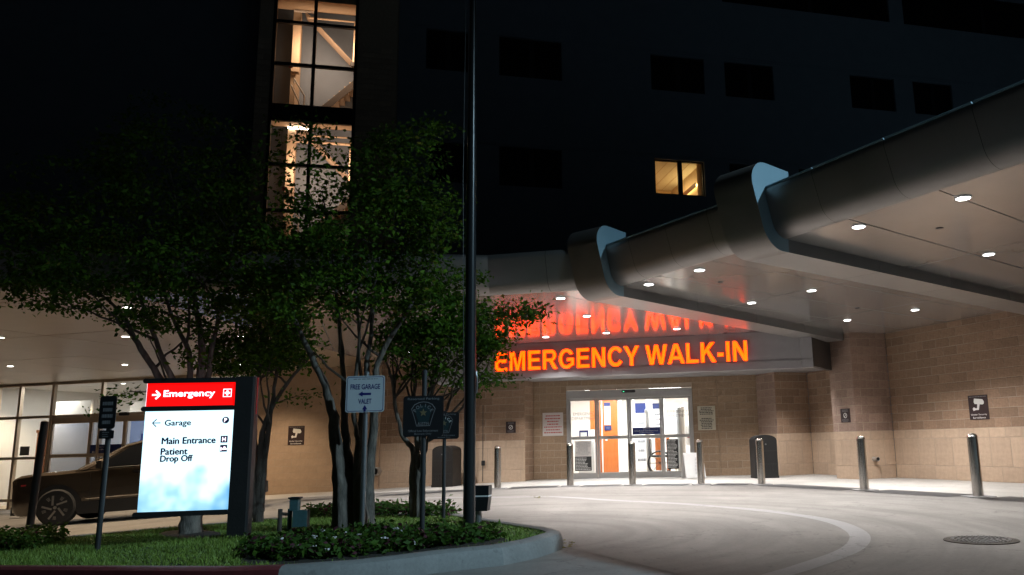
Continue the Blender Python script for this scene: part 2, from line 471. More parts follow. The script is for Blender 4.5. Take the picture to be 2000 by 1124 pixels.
def rrect(x0, z0, x1, z1, r, n=5):
    out = []
    for cx, cz, a0 in ((x1 - r, z0 + r, -90), (x1 - r, z1 - r, 0), (x0 + r, z1 - r, 90), (x0 + r, z0 + r, 180)):
        for k in range(n + 1):
            a = math.radians(a0 + 90 * k / n); out.append((cx + r * math.cos(a), cz + r * math.sin(a)))
    return out

# ================================================================== GROUND
xs = np.concatenate([np.linspace(-90, -25, 14), np.linspace(-24, 12, 73), np.linspace(14, 90, 14)])
ys = np.concatenate([np.linspace(-60, 0, 9), np.linspace(2, 40, 20), np.linspace(45, 140, 10)])
V = [(x, y, gz(x)) for y in ys for x in xs]
F = [(j * len(xs) + i, j * len(xs) + i + 1, (j + 1) * len(xs) + i + 1, (j + 1) * len(xs) + i) for j in range(len(ys) - 1) for i in range(len(xs) - 1)]
link('ground', raw_mesh('ground', V, F, 'drive', smooth=True), kind='structure', label='stained tan concrete driveway and street')

def sheet(name, poly, mat, dz, step=0.4, **tags):      # flat polygon laid on the ground
    bm = bmesh.new(); vs = [bm.verts.new((p[0], p[1], 0)) for p in poly]
    f = bm.faces.new(vs); bmesh.ops.triangulate(bm, faces=[f])
    xmin, xmax = min(p[0] for p in poly), max(p[0] for p in poly)
    k = xmin + step
    while k < min(xmax, 0.5):
        bmesh.ops.bisect_plane(bm, geom=bm.verts[:] + bm.edges[:] + bm.faces[:], plane_co=(k, 0, 0), plane_no=(1, 0, 0)); k += step
    for v in bm.verts: v.co.z = gz(v.co.x) + dz
    bmesh.ops.recalc_face_normals(bm, faces=bm.faces)
    if bm.faces and sum(f.normal.z for f in bm.faces) < 0: bmesh.ops.reverse_faces(bm, faces=bm.faces)
    me = bpy.data.meshes.new(name); bm.to_mesh(me); bm.free(); me.materials.append(MATS[mat])
    return link(name, me, **tags)

BOLL = [ground(*p) for p in ((972, 955), (1114, 950), (1236, 948), (1370, 947), (1488, 947), (1689, 958), (1911, 971))]
# walkway apron between the bollards and the walls
walkL = [ground(*p) for p in ((0, 1004), (200, 992), (530, 976), (700, 966), (830, 959))]
line = [(-30, 27.5), (-22, 25.9)] + [(p.x, p.y) for p in walkL] + [(b.x, b.y - 0.05) for b in BOLL] + [(7.3, 10.6), (8.6, 7.5), (20, 7.5), (20, 30), (-30, 36)]
sheet('walkway', line, 'apron', 0.004, kind='structure')
# curved light concrete band in the driveway
bp = [ground(*p) for p in ((700, 976), (960, 972), (1080, 971), (1195, 978), (1300, 983), (1400, 990), (1490, 998), (1560, 1007), (1620, 1018), (1660, 1032), (1680, 1050), (1660, 1075), (1580, 1105), (1500, 1130), (1400, 1170))]
bp = [Vector((p.x, p.y)) for p in bp]
def smooth_line(pts, n=6):
    out = []
    for i in range(len(pts) - 1):
        p0, p1, p2, p3 = pts[max(i - 1, 0)], pts[i], pts[i + 1], pts[min(i + 2, len(pts) - 1)]
        for k in range(n):
            t = k / n
            out.append(0.5 * ((2 * p1) + (p2 - p0) * t + (2 * p0 - 5 * p1 + 4 * p2 - p3) * t * t + (3 * p1 - p0 - 3 * p2 + p3) * t ** 3))
    return out + [pts[-1]]
bp = smooth_line(bp)
mb = MB(); L, Rr = [], []
for i, p in enumerate(bp):
    d = (bp[min(i + 1, len(bp) - 1)] - bp[max(i - 1, 0)]).normalized(); n = Vector((-d.y, d.x)) * 0.105
    L.append(p + n); Rr.append(p - n)
for i in range(len(bp) - 1):
    mb.quad([(q.x, q.y, gz(q.x) + 0.004) for q in (L[i], Rr[i], Rr[i + 1], L[i + 1])])
mb.build('concrete_band', 'bandconc', kind='structure', label='pale curved concrete band set into the driveway')
# slab joints
mb = MB()
def joint(a, b, w=0.02):
    a, b = Vector((a.x, a.y)), Vector((b.x, b.y)); d = (b - a).normalized(); n = Vector((-d.y, d.x)) * w / 2
    N = 24
    for k in range(N):
        p, q = a.lerp(b, k / N), a.lerp(b, (k + 1) / N)
        mb.quad([(v.x, v.y, gz(v.x) + 0.0045) for v in (p + n, p - n, q - n, q + n)])
for a, b in (((520, 985), (610, 1040)), ((130, 1035), (760, 985)), ((245, 998), (252, 1045)), ((0, 1030), (140, 1015)), ((1090, 1066), (1330, 1124)), ((1000, 1090), (1200, 1100)),
             ((1700, 1045), (1850, 1062)), ((1100, 958), (1900, 1040)), ((400, 1005), (1200, 962))):
    joint(ground(*a), ground(*b), 0.016)
mb.build('slab_joint', 'tarline', kind='structure')

# island -------------------------------------------------------------
isl_px = [(-260, 1106), (0, 1107), (250, 1108), (450, 1109), (560, 1106), (690, 1097), (770, 1088), (840, 1079), (960, 1067), (1015, 1057), (1047, 1048), (1063, 1043), (1066, 1040), (1060, 1037), (1047, 1034), (960, 1020), (879, 1007), (700, 1006), (513, 1016), (442, 1022), (276, 1036), (126, 1050), (0, 1060), (-260, 1080)]
ISL = [ground(x, y, 0.15) for x, y in isl_px]
ISL2 = [Vector((p.x, p.y)) for p in ISL]
cen = sum(ISL2, Vector((0, 0))) / len(ISL2)
def offset(poly, d):
    out = []
    n = len(poly)
    for i in range(n):
        a, b, c = poly[i - 1], poly[i], poly[(i + 1) % n]
        t1, t2 = (b - a).normalized(), (c - b).normalized()
        n1, n2 = Vector((t1.y, -t1.x)), Vector((t2.y, -t2.x))
        m = (n1 + n2); m = m.normalized() if m.length > 1e-6 else n1
        out.append(b + m * d / max(0.5, m.dot(n1)))
    return out
area = sum(ISL2[i - 1].x * ISL2[i].y - ISL2[i].x * ISL2[i - 1].y for i in range(len(ISL2)))
sgn = 1 if area > 0 else -1
sheet('lawn_soil', ISL2, 'turfbase', 0.135, kind='structure')
rings = [(0.0, 0.10), (0.0, 0.155), (0.03, 0.168), (0.10, 0.165), (0.145, 0.145), (0.165, 0.10), (0.18, 0.0), (0.18, -0.05)]
R_ = [offset(ISL2, sgn * d) for d, _ in rings]
red, grey = MB(), MB()
n = len(ISL2)
for i in range(n):
    j = (i + 1) % n
    if i == n - 1: continue
    tgt = red if i <= 3 else grey
    for k in range(len(rings) - 1):
        q = []
        for (rr, ii) in ((k, i), (k, j), (k + 1, j), (k + 1, i)):
            p = R_[rr][ii]; q.append((p.x, p.y, gz(p.x) + rings[rr][1]))
        tgt.quad(q)
kerb = grey.build('kerb', 'kerbconc', smooth=True, kind='structure')
redk = red.build('red_kerb', 'redkerb', kerb, smooth=True, label='red painted fire lane kerb')
# faded stencil on the red kerb
a, b_ = R_[6][1], R_[6][3]
ang = math.atan2(b_.y - a.y, b_.x - a.x)
V, Fc = text_geo('FIRE LANE   NO PARKING', width=1.9, height=0.075, bold=0.01)
mid = a.lerp(b_, 0.30)
mb = MB(); d = Vector((math.cos(ang), math.sin(ang))); nn = Vector((d.y, -d.x))
for v in V:
    p = mid + d * v[0] + nn * (0.004 - (v[1]) * 0.1); mb.v.append((p.x, p.y, gz(p.x) + 0.065 + v[1]))
mb.f = Fc; mb.m = [0] * len(Fc)
mb.build('stencil', 'printgrey', kerb)

def inside(p, poly):
    c = False; n = len(poly); j = n - 1
    for i in range(n):
        if (poly[i].y > p[1]) != (poly[j].y > p[1]) and p[0] < (poly[j].x - poly[i].x) * (p[1] - poly[i].y) / (poly[j].y - poly[i].y) + poly[i].x: c = not c
        j = i
    return c
BED = [Vector((p.x, p.y)) for p in (ground(x, y, 0.15) for x, y in ((470, 1100), (560, 1105), (690, 1096), (840, 1078), (960, 1066), (1000, 1056), (960, 1040), (900, 1033), (760, 1036), (600, 1044), (480, 1058)))]
sheet('mulch_bed', BED, 'soil', 0.142, kind='structure')
mulch2 = [Vector((p.x, p.y)) for p in (ground(372 + 62 * math.cos(a), 1043 + 9 * math.sin(a), 0.15) for a in np.linspace(0, 2 * math.pi, 18)[:-1])]
sheet('mulch_ring', mulch2, 'soil', 0.145, kind='structure')
# grass blades
GX, GY = [], []
while len(GX) < 52000:
    x = RNG.uniform(-9.5, -0.6, 8000); y = RNG.uniform(6.7, 12.2, 8000)
    for px, py in zip(x, y):
        if inside((px, py), ISL2) and not inside((px, py), BED) and not inside((px, py), mulch2): GX.append(px); GY.append(py)
GX = np.array(GX); GY = np.array(GY); N = len(GX)
h = RNG.uniform(0.018, 0.050, N) * (0.75 + 0.5 * (np.sin(GX * 3.1 + GY * 2.3) * 0.5 + 0.5)); w = RNG.uniform(0.004, 0.008, N); a = RNG.uniform(0, 6.283, N); ln = RNG.uniform(0.0, 0.05, N); la = RNG.uniform(0, 6.283, N)
gzv = np.array([gz(x) for x in GX]) + 0.133
Vg = np.zeros((N, 3, 3), np.float32)
Vg[:, 0] = np.stack([GX - np.cos(a) * w, GY - np.sin(a) * w, gzv], 1); Vg[:, 1] = np.stack([GX + np.cos(a) * w, GY + np.sin(a) * w, gzv], 1)
Vg[:, 2] = np.stack([GX + np.cos(la) * ln, GY + np.sin(la) * ln, gzv + h], 1)
link('grass', raw_mesh('grass', Vg.reshape(-1, 3), np.arange(N * 3).reshape(-1, 3), 'grassblade'), kind='stuff', label='short green lawn grass on the kerbed island', category='grass')

# trench drain strips between the bollards -------------------------------
def drain(a, b, label, w=0.72, cut=0.30):
    a, b = Vector((a.x, a.y)), Vector((b.x, b.y)); d = (b - a).normalized(); Lh = (b - a).length
    p0 = a + d * cut; Lh -= 2 * cut
    root = thing('trench_drain', label, 'drain grate', (p0.x, p0.y, 0), math.atan2(d.y, d.x), 'trench drains along the bollards')
    fr = MB(); sl_ = MB()
    z = lambda t: gz((p0 + d * t).x) + 0.007
    nseg = max(1, int(Lh / 0.5))
    for k in range(nseg):
        t0, t1 = Lh * k / nseg, Lh * (k + 1) / nseg
        fr.quad([(t0, -w / 2, z(t0)), (t1, -w / 2, z(t1)), (t1, w / 2, z(t1)), (t0, w / 2, z(t0))])
    k = 0.03
    while k < Lh - 0.03:
        sl_.quad([(k, -w * 0.42, z(k) + 0.004), (k + 0.028, -w * 0.42, z(k) + 0.004), (k + 0.028, w * 0.42, z(k) + 0.004), (k, w * 0.42, z(k) + 0.004)]); k += 0.06
    fr.build('channel', 'darkpost', root); tag(sl_.build('slat', 'grate', root), kind='stuff')
def drains():
    pl = [ground(*p) for p in ((360, 990), (540, 981), (720, 970))]
    seq = pl + BOLL + [Vector((7.0, 11.2, 0))]
    names = ['grey trench drain strip on the walkway left of the three-stemmed tree', 'grey trench drain strip in front of the plain tan wall', 'grey trench drain strip leading to the leftmost steel bollard', 'grey drain strip between the first and second bollards from the left',
             'grey drain strip in front of the left door leaf', 'grey drain strip in front of the right door leaf', 'grey drain strip between the fourth and fifth bollards from the left',
             'grey drain strip between the fifth and sixth bollards from the left', 'grey drain strip between the two rightmost bollards', 'grey drain strip right of the rightmost bollard']
    for i in range(len(seq) - 1):
        drain(seq[i], seq[i + 1], names[i] if i < len(names) else names[-1])
drains()
# manhole ------------------------------------------------------------
mc = ground(1916, 1056)
root = thing('manhole_cover', 'round cast iron manhole cover set in the concrete drive', 'manhole cover', (mc.x, mc.y, gz(mc.x)))
MB().lathe([(0.345, 0.0), (0.345, 0.008), (0.31, 0.010)], n=40).build('rim', 'iron', root)
mb = MB()
for ri in range(1, 6):
    r0 = ri * 0.052; cnt = max(4, int(ri * 6))
    for k in range(cnt):
        a0 = 2 * math.pi * (k + 0.5 * (ri % 2)) / cnt
        mb.box((r0 * math.cos(a0), r0 * math.sin(a0), 0.0125), (0.026, 0.034, 0.007), a0)
tag(mb.build('raised_pattern', 'galv', root), kind='stuff')

# ================================================================== BLOCK WALLS
BLK = {}
def block_mesh(l, h, mat):
    key = (round(l, 2), round(h, 3), mat)
    if key not in BLK:
        mb = MB(); g = 0.0035; c = 0.006; d = 0.0
        x0, x1, z0, z1 = g, key[0] - g, g, key[1] - g
        yb, yf = 0.03, -0.004
        mb.v = [(x0, yb, z0), (x1, yb, z0), (x1, yb, z1), (x0, yb, z1), (x0, yf + c, z0), (x1, yf + c, z0), (x1, yf + c, z1), (x0, yf + c, z1),
                (x0 + c, yf, z0 + c), (x1 - c, yf, z0 + c), (x1 - c, yf, z1 - c), (x0 + c, yf, z1 - c)]
        mb.f = [(8, 9, 10, 11), (4, 5, 9, 8), (5, 6, 10, 9), (6, 7, 11, 10), (7, 4, 8, 11), (0, 1, 5, 4), (1, 2, 6, 5), (2, 3, 7, 6), (3, 0, 4, 7)]
        mb.m = [0] * 9
        BLK[key] = mb.mesh('block', mat)
    return BLK[key]
def wall_run(root, p0, p1, rows, holes=(), thick=0.25, z0=None, nobuild=None):
    """blocks along p0->p1 (front face on the right-hand side seen from above = towards the camera)"""
    a, b = Vector(p0), Vector(p1); d = (b - a).normalized(); Lh = (b - a).length; ang = math.atan2(d.y, d.x)
    fr = Matrix.Rotation(ang, 3, 'Z')
    def put(l, z, h, x, mat):
        o = link('block', block_mesh(l, h, mat), root)
        dy = random.uniform(-0.003, 0.002)
        p = a + d * x; n = Vector((-d.y, d.x)) * dy
        o.location = (p.x + n.x, p.y + n.y, z); o.rotation_euler = (0, 0, ang)
    back = MB(); zt = rows[-1][1]; zb = rows[0][0]
    segs = [(0, Lh, zb, zt)]
    for hx0, hx1, hz0, hz1 in holes:
        new = []
        for s in segs:
            if s[0] < hx0 < hx1 < s[1]:
                new += [(s[0], hx0, s[2], s[3]), (hx1, s[1], s[2], s[3]), (hx0, hx1, hz1, s[3])]
            else: new.append(s)
        segs = new
    for s in segs:
        i0 = 0.05 if s[0] < 0.01 else 0.0; i1 = 0.05 if s[1] > Lh - 0.01 else 0.0
        c = a + d * ((s[0] + i0 + s[1] - i1) / 2) + Vector((-d.y, d.x)) * (thick / 2)
        back.box((c.x, c.y, (s[2] + s[3]) / 2), (s[1] - s[0] - i0 - i1, thick, s[3] - s[2]), ang)
        c = a + d * ((s[0] + s[1]) / 2) + Vector((-d.y, d.x)) * (thick / 2 + 0.05)
        back.box((c.x, c.y, (s[2] + s[3]) / 2), (s[1] - s[0] - 0.03, thick - 0.09, s[3] - s[2] - 0.002), ang)
    back.build('mortar_backing', 'mortar', root)
    for r, (za, zc, bl, mat) in enumerate(rows):
        iv = [(0.0, Lh)]
        for hx0, hx1, hz0, hz1 in holes:
            if zc > hz0 + 0.01 and za < hz1 - 0.01:
                iv = [q for s in iv for q in ((s[0], min(s[1], hx0)), (max(s[0], hx1), s[1])) if q[1] - q[0] > 0.03]
        for s in iv:
            x = s[0]; first = bl * (0.5 if r % 2 else 1.0)
            nxt = s[0] + first
            while x < s[1] - 0.02:
                e = min(nxt, s[1])
                if s[1] - e < 0.06: e = s[1]
                if nobuild is None or not nobuild(x, za): put(e - x, za, zc - za, x, mat)
                x = e; nxt = e + bl
H = 0.2032
def rows_split(base, top, dark):
    r = [(base, 0.31, 0.62, 'block_light'), (0.31, 0.92, 0.52, 'block_light'), (0.92, 1.123, 0.41, 'block_light')]
    if base < -0.1: r = [(base, base + 0.3, 0.62, 'block_light'), (base + 0.3, 0.31, 0.62, 'block_light')] + r[1:]
    z = 1.123
    while z < top - 0.01:
        z2 = min(z + H, top)
        if top - z2 < 0.06: z2 = top
        r.append((z, z2, 0.406, dark)); z = z2
    return r
def rows_plain(base, top, mat, bl=0.406):
    r = []; z = base
    while z < top - 0.01:
        z2 = min(z + H, top)
        if top - z2 < 0.06: z2 = top
        r.append((z, z2, bl, mat)); z = z2
    return r
SOF = 3.5
w = thing('block_wall', 'long tan block wall with pale base at the right edge of the drive', 'wall')
wall_run(w, (6.83, 20.05), (9.9, 12.83), rows_split(0, SOF, 'block_dark'))
wall_run(w, (9.9, 12.83), (11.5, 9.05), [(0, SOF, 1.6, 'block_dark')])
w = thing('block_pillar', 'rosy block pillar with pale base, scalloped by a downlight, under the canopy beam', 'pillar')
wall_run(w, (5.465, 20.38), (5.81, 19.60), rows_split(0, SOF, 'block_rose'))
wall_run(w, (5.81, 19.60), (6.83, 20.05), rows_split(0, SOF, 'block_rose'))
w = thing('block_wall', 'stepped block wall with pale base behind the black bin beside the rosy pillar', 'wall')
wall_run(w, (4.126, 23.27), (4.49, 22.45), rows_split(0, SOF, 'block_rose'))
wall_run(w, (4.49, 22.45), (5.51, 22.90), rows_split(0, SOF, 'block_dark'))
wall_run(w, (5.51, 22.90), (6.35, 21.0), rows_split(0, SOF, 'block_dark'))
# door wall
D0, D1 = Vector((-1.33, 23.75)), Vector((2.30, 23.45))
dd = (D1 - D0).normalized(); DW = (D1 - D0).length
A0 = D0 - dd * 0.98; A1 = D1 + dd * 0.72
w = thing('block_wall', 'brown block wall around the glass emergency doors', 'wall')
wall_run(w, A0, A1, rows_plain(0, SOF, 'block_entry'), holes=[(0.98, 0.98 + DW, -1, 2.52)])
wall_run(w, A1, (4.14, 23.28), rows_plain(0, SOF, 'block_entry'))
MB().prism([(A1.x - 0.1, A1.y + 0.06), (A1.x + 0.15, A1.y + 0.05), (A1.x + 0.2, A1.y + 0.5), (A1.x - 0.1, A1.y + 0.5)], 0, SOF).build('corner_core', 'mortar', w)
MB().prism([(A0.x - 0.35, A0.y - 0.02), (A0.x - 0.03, A0.y - 0.02), (A0.x - 0.03, A0.y + 0.05), (A0.x + 0.1, A0.y + 0.05), (A0.x + 0.1, A0.y + 0.5), (A0.x - 0.35, A0.y + 0.5)], -0.1, SOF).build('corner_core', 'mortar', w)
w = thing('block_pillar', 'short block pillar with pale base and a small brown sign, left of the doors', 'pillar')
wall_run(w, (-3.85, 23.62), (-2.50, 23.35), rows_split(-0.1, SOF, 'block_dark'))
wall_run(w, (-2.50, 23.35), A0, rows_plain(0, SOF, 'block_dark'))
w = thing('block_wall', 'block wall with pale base behind the small right tree and the brown bin', 'wall')
wall_run(w, (-7.0, 24.72), (-3.85, 23.75), rows_split(-0.32, SOF, 'block_dark'))
w = thing('block_wall', 'plain tan block wall behind the tree trunks carrying a camera sign', 'wall')
wall_run(w, (-11.4, 25.85), (-7.0, 24.68), rows_plain(-0.5, SOF, 'block_plain', 0.61))

# ================================================================== CANOPY
N0, N1, N2, N3 = Vector((-2.0, 13.42)), Vector((0.08, 12.98)), Vector((2.15, 10.1)), Vector((5.4, 4.7))
M1, M2 = Vector((-9.2, 12.0)), Vector((-17, 9.6))
RB1, RB2 = Vector((5.62, 19.95)), Vector((8.63, 15.8))
canopy = thing('entrance_canopy', 'grey metal panelled canopy with rounded edge and raised ribs over the emergency entrance', 'canopy')
leftcan = thing('drop_off_canopy', 'tan metal soffit canopy over the patient drop-off, behind the dark trees', 'canopy')
def clip(poly, p, n):       # keep side where (q-p).n >= 0
    out = []
    for i in range(len(poly)):
        a, b = poly[i - 1], poly[i]; da, db = (a - p).dot(n), (b - p).dot(n)
        if (da >= 0) != (db >= 0): out.append(a + (b - a) * (da / (da - db)))
        if db >= 0: out.append(b)
    return out
def soffit(root, poly, o, e, d, se, sd, mat, z=SOF, gap=0.010):
    """panels on a grid: o origin, e/d unit axes, spacings"""
    area = sum(poly[i - 1].x * poly[i].y - poly[i].x * poly[i - 1].y for i in range(len(poly)))
    if area < 0: poly = poly[::-1]
    us = [(p - o).dot(e) for p in poly]
    pe, pd = Vector((-d.y, d.x)), Vector((-e.y, e.x))
    if pe.dot(e) < 0: pe = -pe
    if pd.dot(d) < 0: pd = -pd
    ce = [(p - o).dot(pe) / e.dot(pe) for p in poly]; cd = [(p - o).dot(pd) / d.dot(pd) for p in poly]
    for i in range(math.floor(min(ce) / se), math.ceil(max(ce) / se)):
        for j in range(math.floor(min(cd) / sd), math.ceil(max(cd) / sd)):
            q = clip(poly, o + e * (i * se) + pe * gap, pe); 
            if len(q) > 2: q = clip(q, o + e * ((i + 1) * se) - pe * gap, -pe)
            if len(q) > 2: q = clip(q, o + d * (j * sd) + pd * gap, pd)
            if len(q) > 2: q = clip(q, o + d * ((j + 1) * sd) - pd * gap, -pd)
            if len(q) < 3: continue
            ar = abs(sum(q[k - 1].x * q[k].y - q[k].x * q[k - 1].y for k in range(len(q)))) / 2
            if ar < 0.01: continue
            dz = random.uniform(-0.0015, 0.0015)
            MB().prism([(p.x, p.y) for p in q], z + dz, z + 0.02 + dz).build('soffit_panel', mat, root)
    MB().prism([(p.x, p.y) for p in poly], z + 0.025, z + 0.12).build('soffit_backing', 'seam', root)
U = lambda a, b: (b - a).normalized()
e1, e2 = U(N1, N2), U(N2, N3)
r1, r2 = U(N1, RB1), U(N2, RB2)
# sector B and C (right), A (behind the sign band), left drop-off
soffit(canopy, [N1, N2, RB2, Vector((6.83, 20.05)), Vector((5.81, 19.6)), RB1], N2, e1, r2, 1.22, 3.05, 'soffit')
soffit(canopy, [N2, N3, Vector((13.5, 4.2)), Vector((11.5, 9.05)), RB2], N2, e2, r2, 1.22, 3.05, 'soffit')
BA, BB = Vector((-4.7, 20.75)), Vector((4.72, 18.905))       # sign band line
soffit(canopy, [N0, N1, RB1, BB + Vector((0.5, 1.4)), BB, Vector((-2.6, 20.34))], N1, U(N0, N1), U(Vector((-1.0, 13.2)), Vector((3.2, 19.2))), 1.15, 30, 'soffit')
soffit(canopy, [N0, Vector((-2.6, 20.34)), BA, Vector((-3.85, 23.7)), Vector((-7.0, 24.7)), Vector((-7.6, 12.32))], N0, Vector((-1, 0)), Vector((-0.28, 0.96)), 1.5, 3.0, 'soffit')
soffit(leftcan, [Vector((-7.6, 12.32)), M1, M2, Vector((-26, 30)), Vector((-11.4, 25.85)), Vector((-7.0, 24.7))], Vector((-7.6, 12.32)), Vector((-0.966, 0.259)), Vector((0.259, 0.966)), 2.6, 3.2, 'soffit_left')
# edge profile: outward offset, height over soffit
def profile(r, lean, hgt, top, drop=0.0, out=0.0):
    pts = [(-0.02, -drop)]
    for k in range(9):
        a = math.radians(-90 + (90 - lean) * k / 8); pts.append((out + r * math.cos(a), r + r * math.sin(a) - drop))
    a = math.radians(-lean); tx, tz = -math.sin(a), math.cos(a)
    x, z = pts[-1]; L_ = (hgt - z) / tz; x2, z2 = x + tx * L_, z + tz * L_
    pts.append((x + tx * L_ * 0.5, z + tz * L_ * 0.5)); pts.append((x2, z2))
    # rounded top back over the roof
    n_ = (-tz, tx)
    cx_, cz_ = x2 + n_[0] * top, z2 + n_[1] * top
    for k in range(1, 9):
        a2 = -lean * 0 + math.radians(-lean) + math.radians((90 + lean) * k / 8)
        pts.append((cx_ + top * math.cos(a2), cz_ + top * math.sin(a2)))
    pts.append((cx_ - 0.5, cz_ + top - 0.02))
    return pts
PRO = profile(0.26, 17, 0.52, 0.09)
PRIB = profile(0.40, 17, 0.60, 0.26, drop=0.17, out=0.10)
def fascia(root, a, b, prof, mat, npan, mitre0=None, mitre1=None, name='fascia_panel', gap=0.006, z=SOF, ends=False):
    d = U(a, b); n = Vector((d.y, -d.x)); Lh = (b - a).length
    def pt(t, o, zz, k):
        base = a + d * t
        sh = 0.0
        if k == 0 and mitre0 is not None: sh = -o * mitre0
        if k == 1 and mitre1 is not None: sh = o * mitre1
        p = base + n * o + d * sh; return (p.x, p.y, z + zz)
    for i in range(npan):
        t0, t1 = Lh * i / npan, Lh * (i + 1) / npan
        k0 = 0 if i == 0 else 2; k1 = 1 if i == npan - 1 else 2
        g0 = 0 if i == 0 else gap / 2; g1 = 0 if i == npan - 1 else gap / 2
        mb = MB(); m = len(prof)
        mb.v = [pt(t0 + g0, o, zz, k0) for o, zz in prof] + [pt(t1 - g1, o, zz, k1) for o, zz in prof]
        for k in range(m - 1):
            mb.f.append((k, m + k, m + k + 1, k + 1)); mb.m.append(0)
        if ends:
            mb.f.append(tuple(range(m))); mb.m.append(1); mb.f.append(tuple(reversed(range(m, 2 * m)))); mb.m.append(1)
        o = mb.build(name, [mat, 'ribside'] if ends else mat, root, smooth=True)
    # dark backing just behind the seams
    mb = MB(); m = len(prof); bp_ = [(o - 0.018, zz + 0.006) for o, zz in prof]
    mb.v = [pt(0, o, zz, 0) for o, zz in bp_] + [pt(Lh, o, zz, 1) for o, zz in bp_]
    for k in range(m - 1): mb.f.append((k, m + k, m + k + 1, k + 1)); mb.m.append(0)
    mb.build('fascia_backing', 'backing', root)
def mit(a, b, c):      # half-angle shift for a corner a-b-c
    t1, t2 = U(a, b), U(b, c); ang = math.atan2(t1.x * t2.y - t1.y * t2.x, t1.dot(t2)); return math.tan(ang / 2)
m01, m12, m23 = mit(N0, N1, N2), mit(N1, N2, N3), mit(N2, N3, Vector((13.5, 4.2)))
mL = mit(M1, N0, N1)
fascia(canopy, N0, N1, PRO, 'fascia', 2, mL, m01)
fascia(canopy, N1, N2, PRO, 'fascia', 4, m01, m12)
fascia(canopy, N2, N3, PRO, 'fascia', 6, m12, m23)
fascia(canopy, N3, Vector((13.5, 4.2)), PRO, 'fascia', 6, m23, None)
fascia(leftcan, M1, N0, PRO, 'fascia', 6, mit(M2, M1, N0), mL)
fascia(leftcan, M2, M1, PRO, 'fascia', 6, None, mit(M2, M1, N0))
# blue tubes added along the fascia top, standing in for its lamplit rim highlight
ex_, ez_ = max(PRO, key=lambda q: q[0])
for a_, b__ in ((N1, N2), (N2, N3)):
    d_ = U(a_, b__); n_ = Vector((d_.y, -d_.x)); L_ = (b__ - a_).length; nseg = 4 if a_ is N1 else 6
    for k in range(nseg):
        q0 = a_ + d_ * (L_ * k / nseg + 0.01) + n_ * (ex_ - 0.02); q1 = a_ + d_ * (L_ * (k + 1) / nseg - 0.01) + n_ * (ex_ - 0.02)
        MB().tube([(q0.x, q0.y, SOF + ez_ + 0.075), (q1.x, q1.y, SOF + ez_ + 0.075)], 0.014, 8).build('rim_highlight', 'ribside', canopy)
# roof slab
roof = [M2, M1, N0, N1, N2, N3, Vector((13.5, 4.2)), Vector((13.5, 30)), Vector((-26, 32))]
MB().prism([(p.x, p.y) for p in roof], SOF + 0.45, SOF + 0.55).build('roof_deck', 'backing', canopy)
# ribs: wrap the edge, then run under the soffit back to the walls
def rib(a, dirv, normal_side, length, wid=0.62):
    d = dirv.normalized(); s = normal_side.normalized()      # s: across the rib (towards the camera-right side)
    m = len(PRIB)
    mb = MB()
    prof = PRIB[:-1] + [(PRIB[-1][0], PRIB[-1][1])]
    full = [(-0.35, PRIB[-1][1] - 0.02)] + [(-0.36, -0.17)]
    loop = [(o, zz) for o, zz in prof] + [(-0.5, -0.165)]
    # outward = -d
    def pt(o, zz, k):
        p = a - d * o + s * (wid * (k - 1)); return (p.x, p.y, SOF + zz)
    L2 = [pt(o, zz, 0) for o, zz in prof]; Rr2 = [pt(o, zz, 1) for o, zz in prof]
    mb.v = L2 + Rr2
    for k in range(m - 1): mb.f.append((k, m + k, m + k + 1, k + 1)); mb.m.append(0)
    # side faces as a strip between rib profile and an inner line
    for base in (0, m):
        idx = list(range(base, base + m)); mb.f.append(tuple(idx)); mb.m.append(1)
    root = mb.build('rib_nose', ['rib', 'ribside'], canopy, smooth=True)
    for k0, seg in enumerate(np.array_split(np.arange(0, 4), 4)):
        t0, t1 = length * k0 / 4 + (0.004 if k0 else 0), length * (k0 + 1) / 4 - 0.004
        if k0 == 0: t0 = 0.02
        b2 = MB(); q0, q1 = a + d * t0, a + d * t1
        pl = [q0 - s * wid, q0, q1, q1 - s * wid]
        b2.prism([(p.x, p.y) for p in pl], SOF - 0.17, SOF + 0.05)
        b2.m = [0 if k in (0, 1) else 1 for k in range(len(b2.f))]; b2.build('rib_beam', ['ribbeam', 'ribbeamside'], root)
    return root
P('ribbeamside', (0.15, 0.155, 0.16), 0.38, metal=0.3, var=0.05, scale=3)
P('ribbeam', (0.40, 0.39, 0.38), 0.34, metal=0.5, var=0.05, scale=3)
for a, dv, Lr in ((N1, RB1 - N1, (RB1 - N1).length), (N2, RB2 - N2, (RB2 - N2).length)):
    d = dv.normalized(); s = Vector((d.y, -d.x))
    rib(a + s * 0.18, d, s, Lr)
# sign band (bulkhead carrying the letters)
bd = U(BA, BB); bn = Vector((bd.y, -bd.x)); BLn = (BB - BA).length
for k in range(4):
    t0, t1 = BLn * k / 4, BLn * (k + 1) / 4
    if k == 3: t1 = BLn - 0.28
    c = BA + bd * ((t0 + t1) / 2) - bn * 0.1
    MB().box((c.x, c.y, (2.62 + SOF) / 2 - 0.002), (t1 - t0 - 0.006, 0.2, SOF - 2.62 - 0.004), math.atan2(bd.y, bd.x)).build('bulkhead_panel', 'signband', canopy)
c = BA + bd * (BLn - 0.14) - bn * 0.1
MB().box((c.x, c.y, (2.62 + SOF) / 2 - 0.002), (0.27, 0.2, SOF - 2.62 - 0.004), math.atan2(bd.y, bd.x)).build('bulkhead_panel', 'signband', canopy)
q = [BB, Vector((5.52, 20.3)), Vector((5.40, 20.33)), BB - bd * 0.02 + Vector((0, 0.2))]
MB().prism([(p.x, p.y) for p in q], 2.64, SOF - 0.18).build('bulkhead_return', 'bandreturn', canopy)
q = [BA, BA - bn * 0.2, Vector((-4.2, 23.6)), Vector((-4.35, 23.7))]
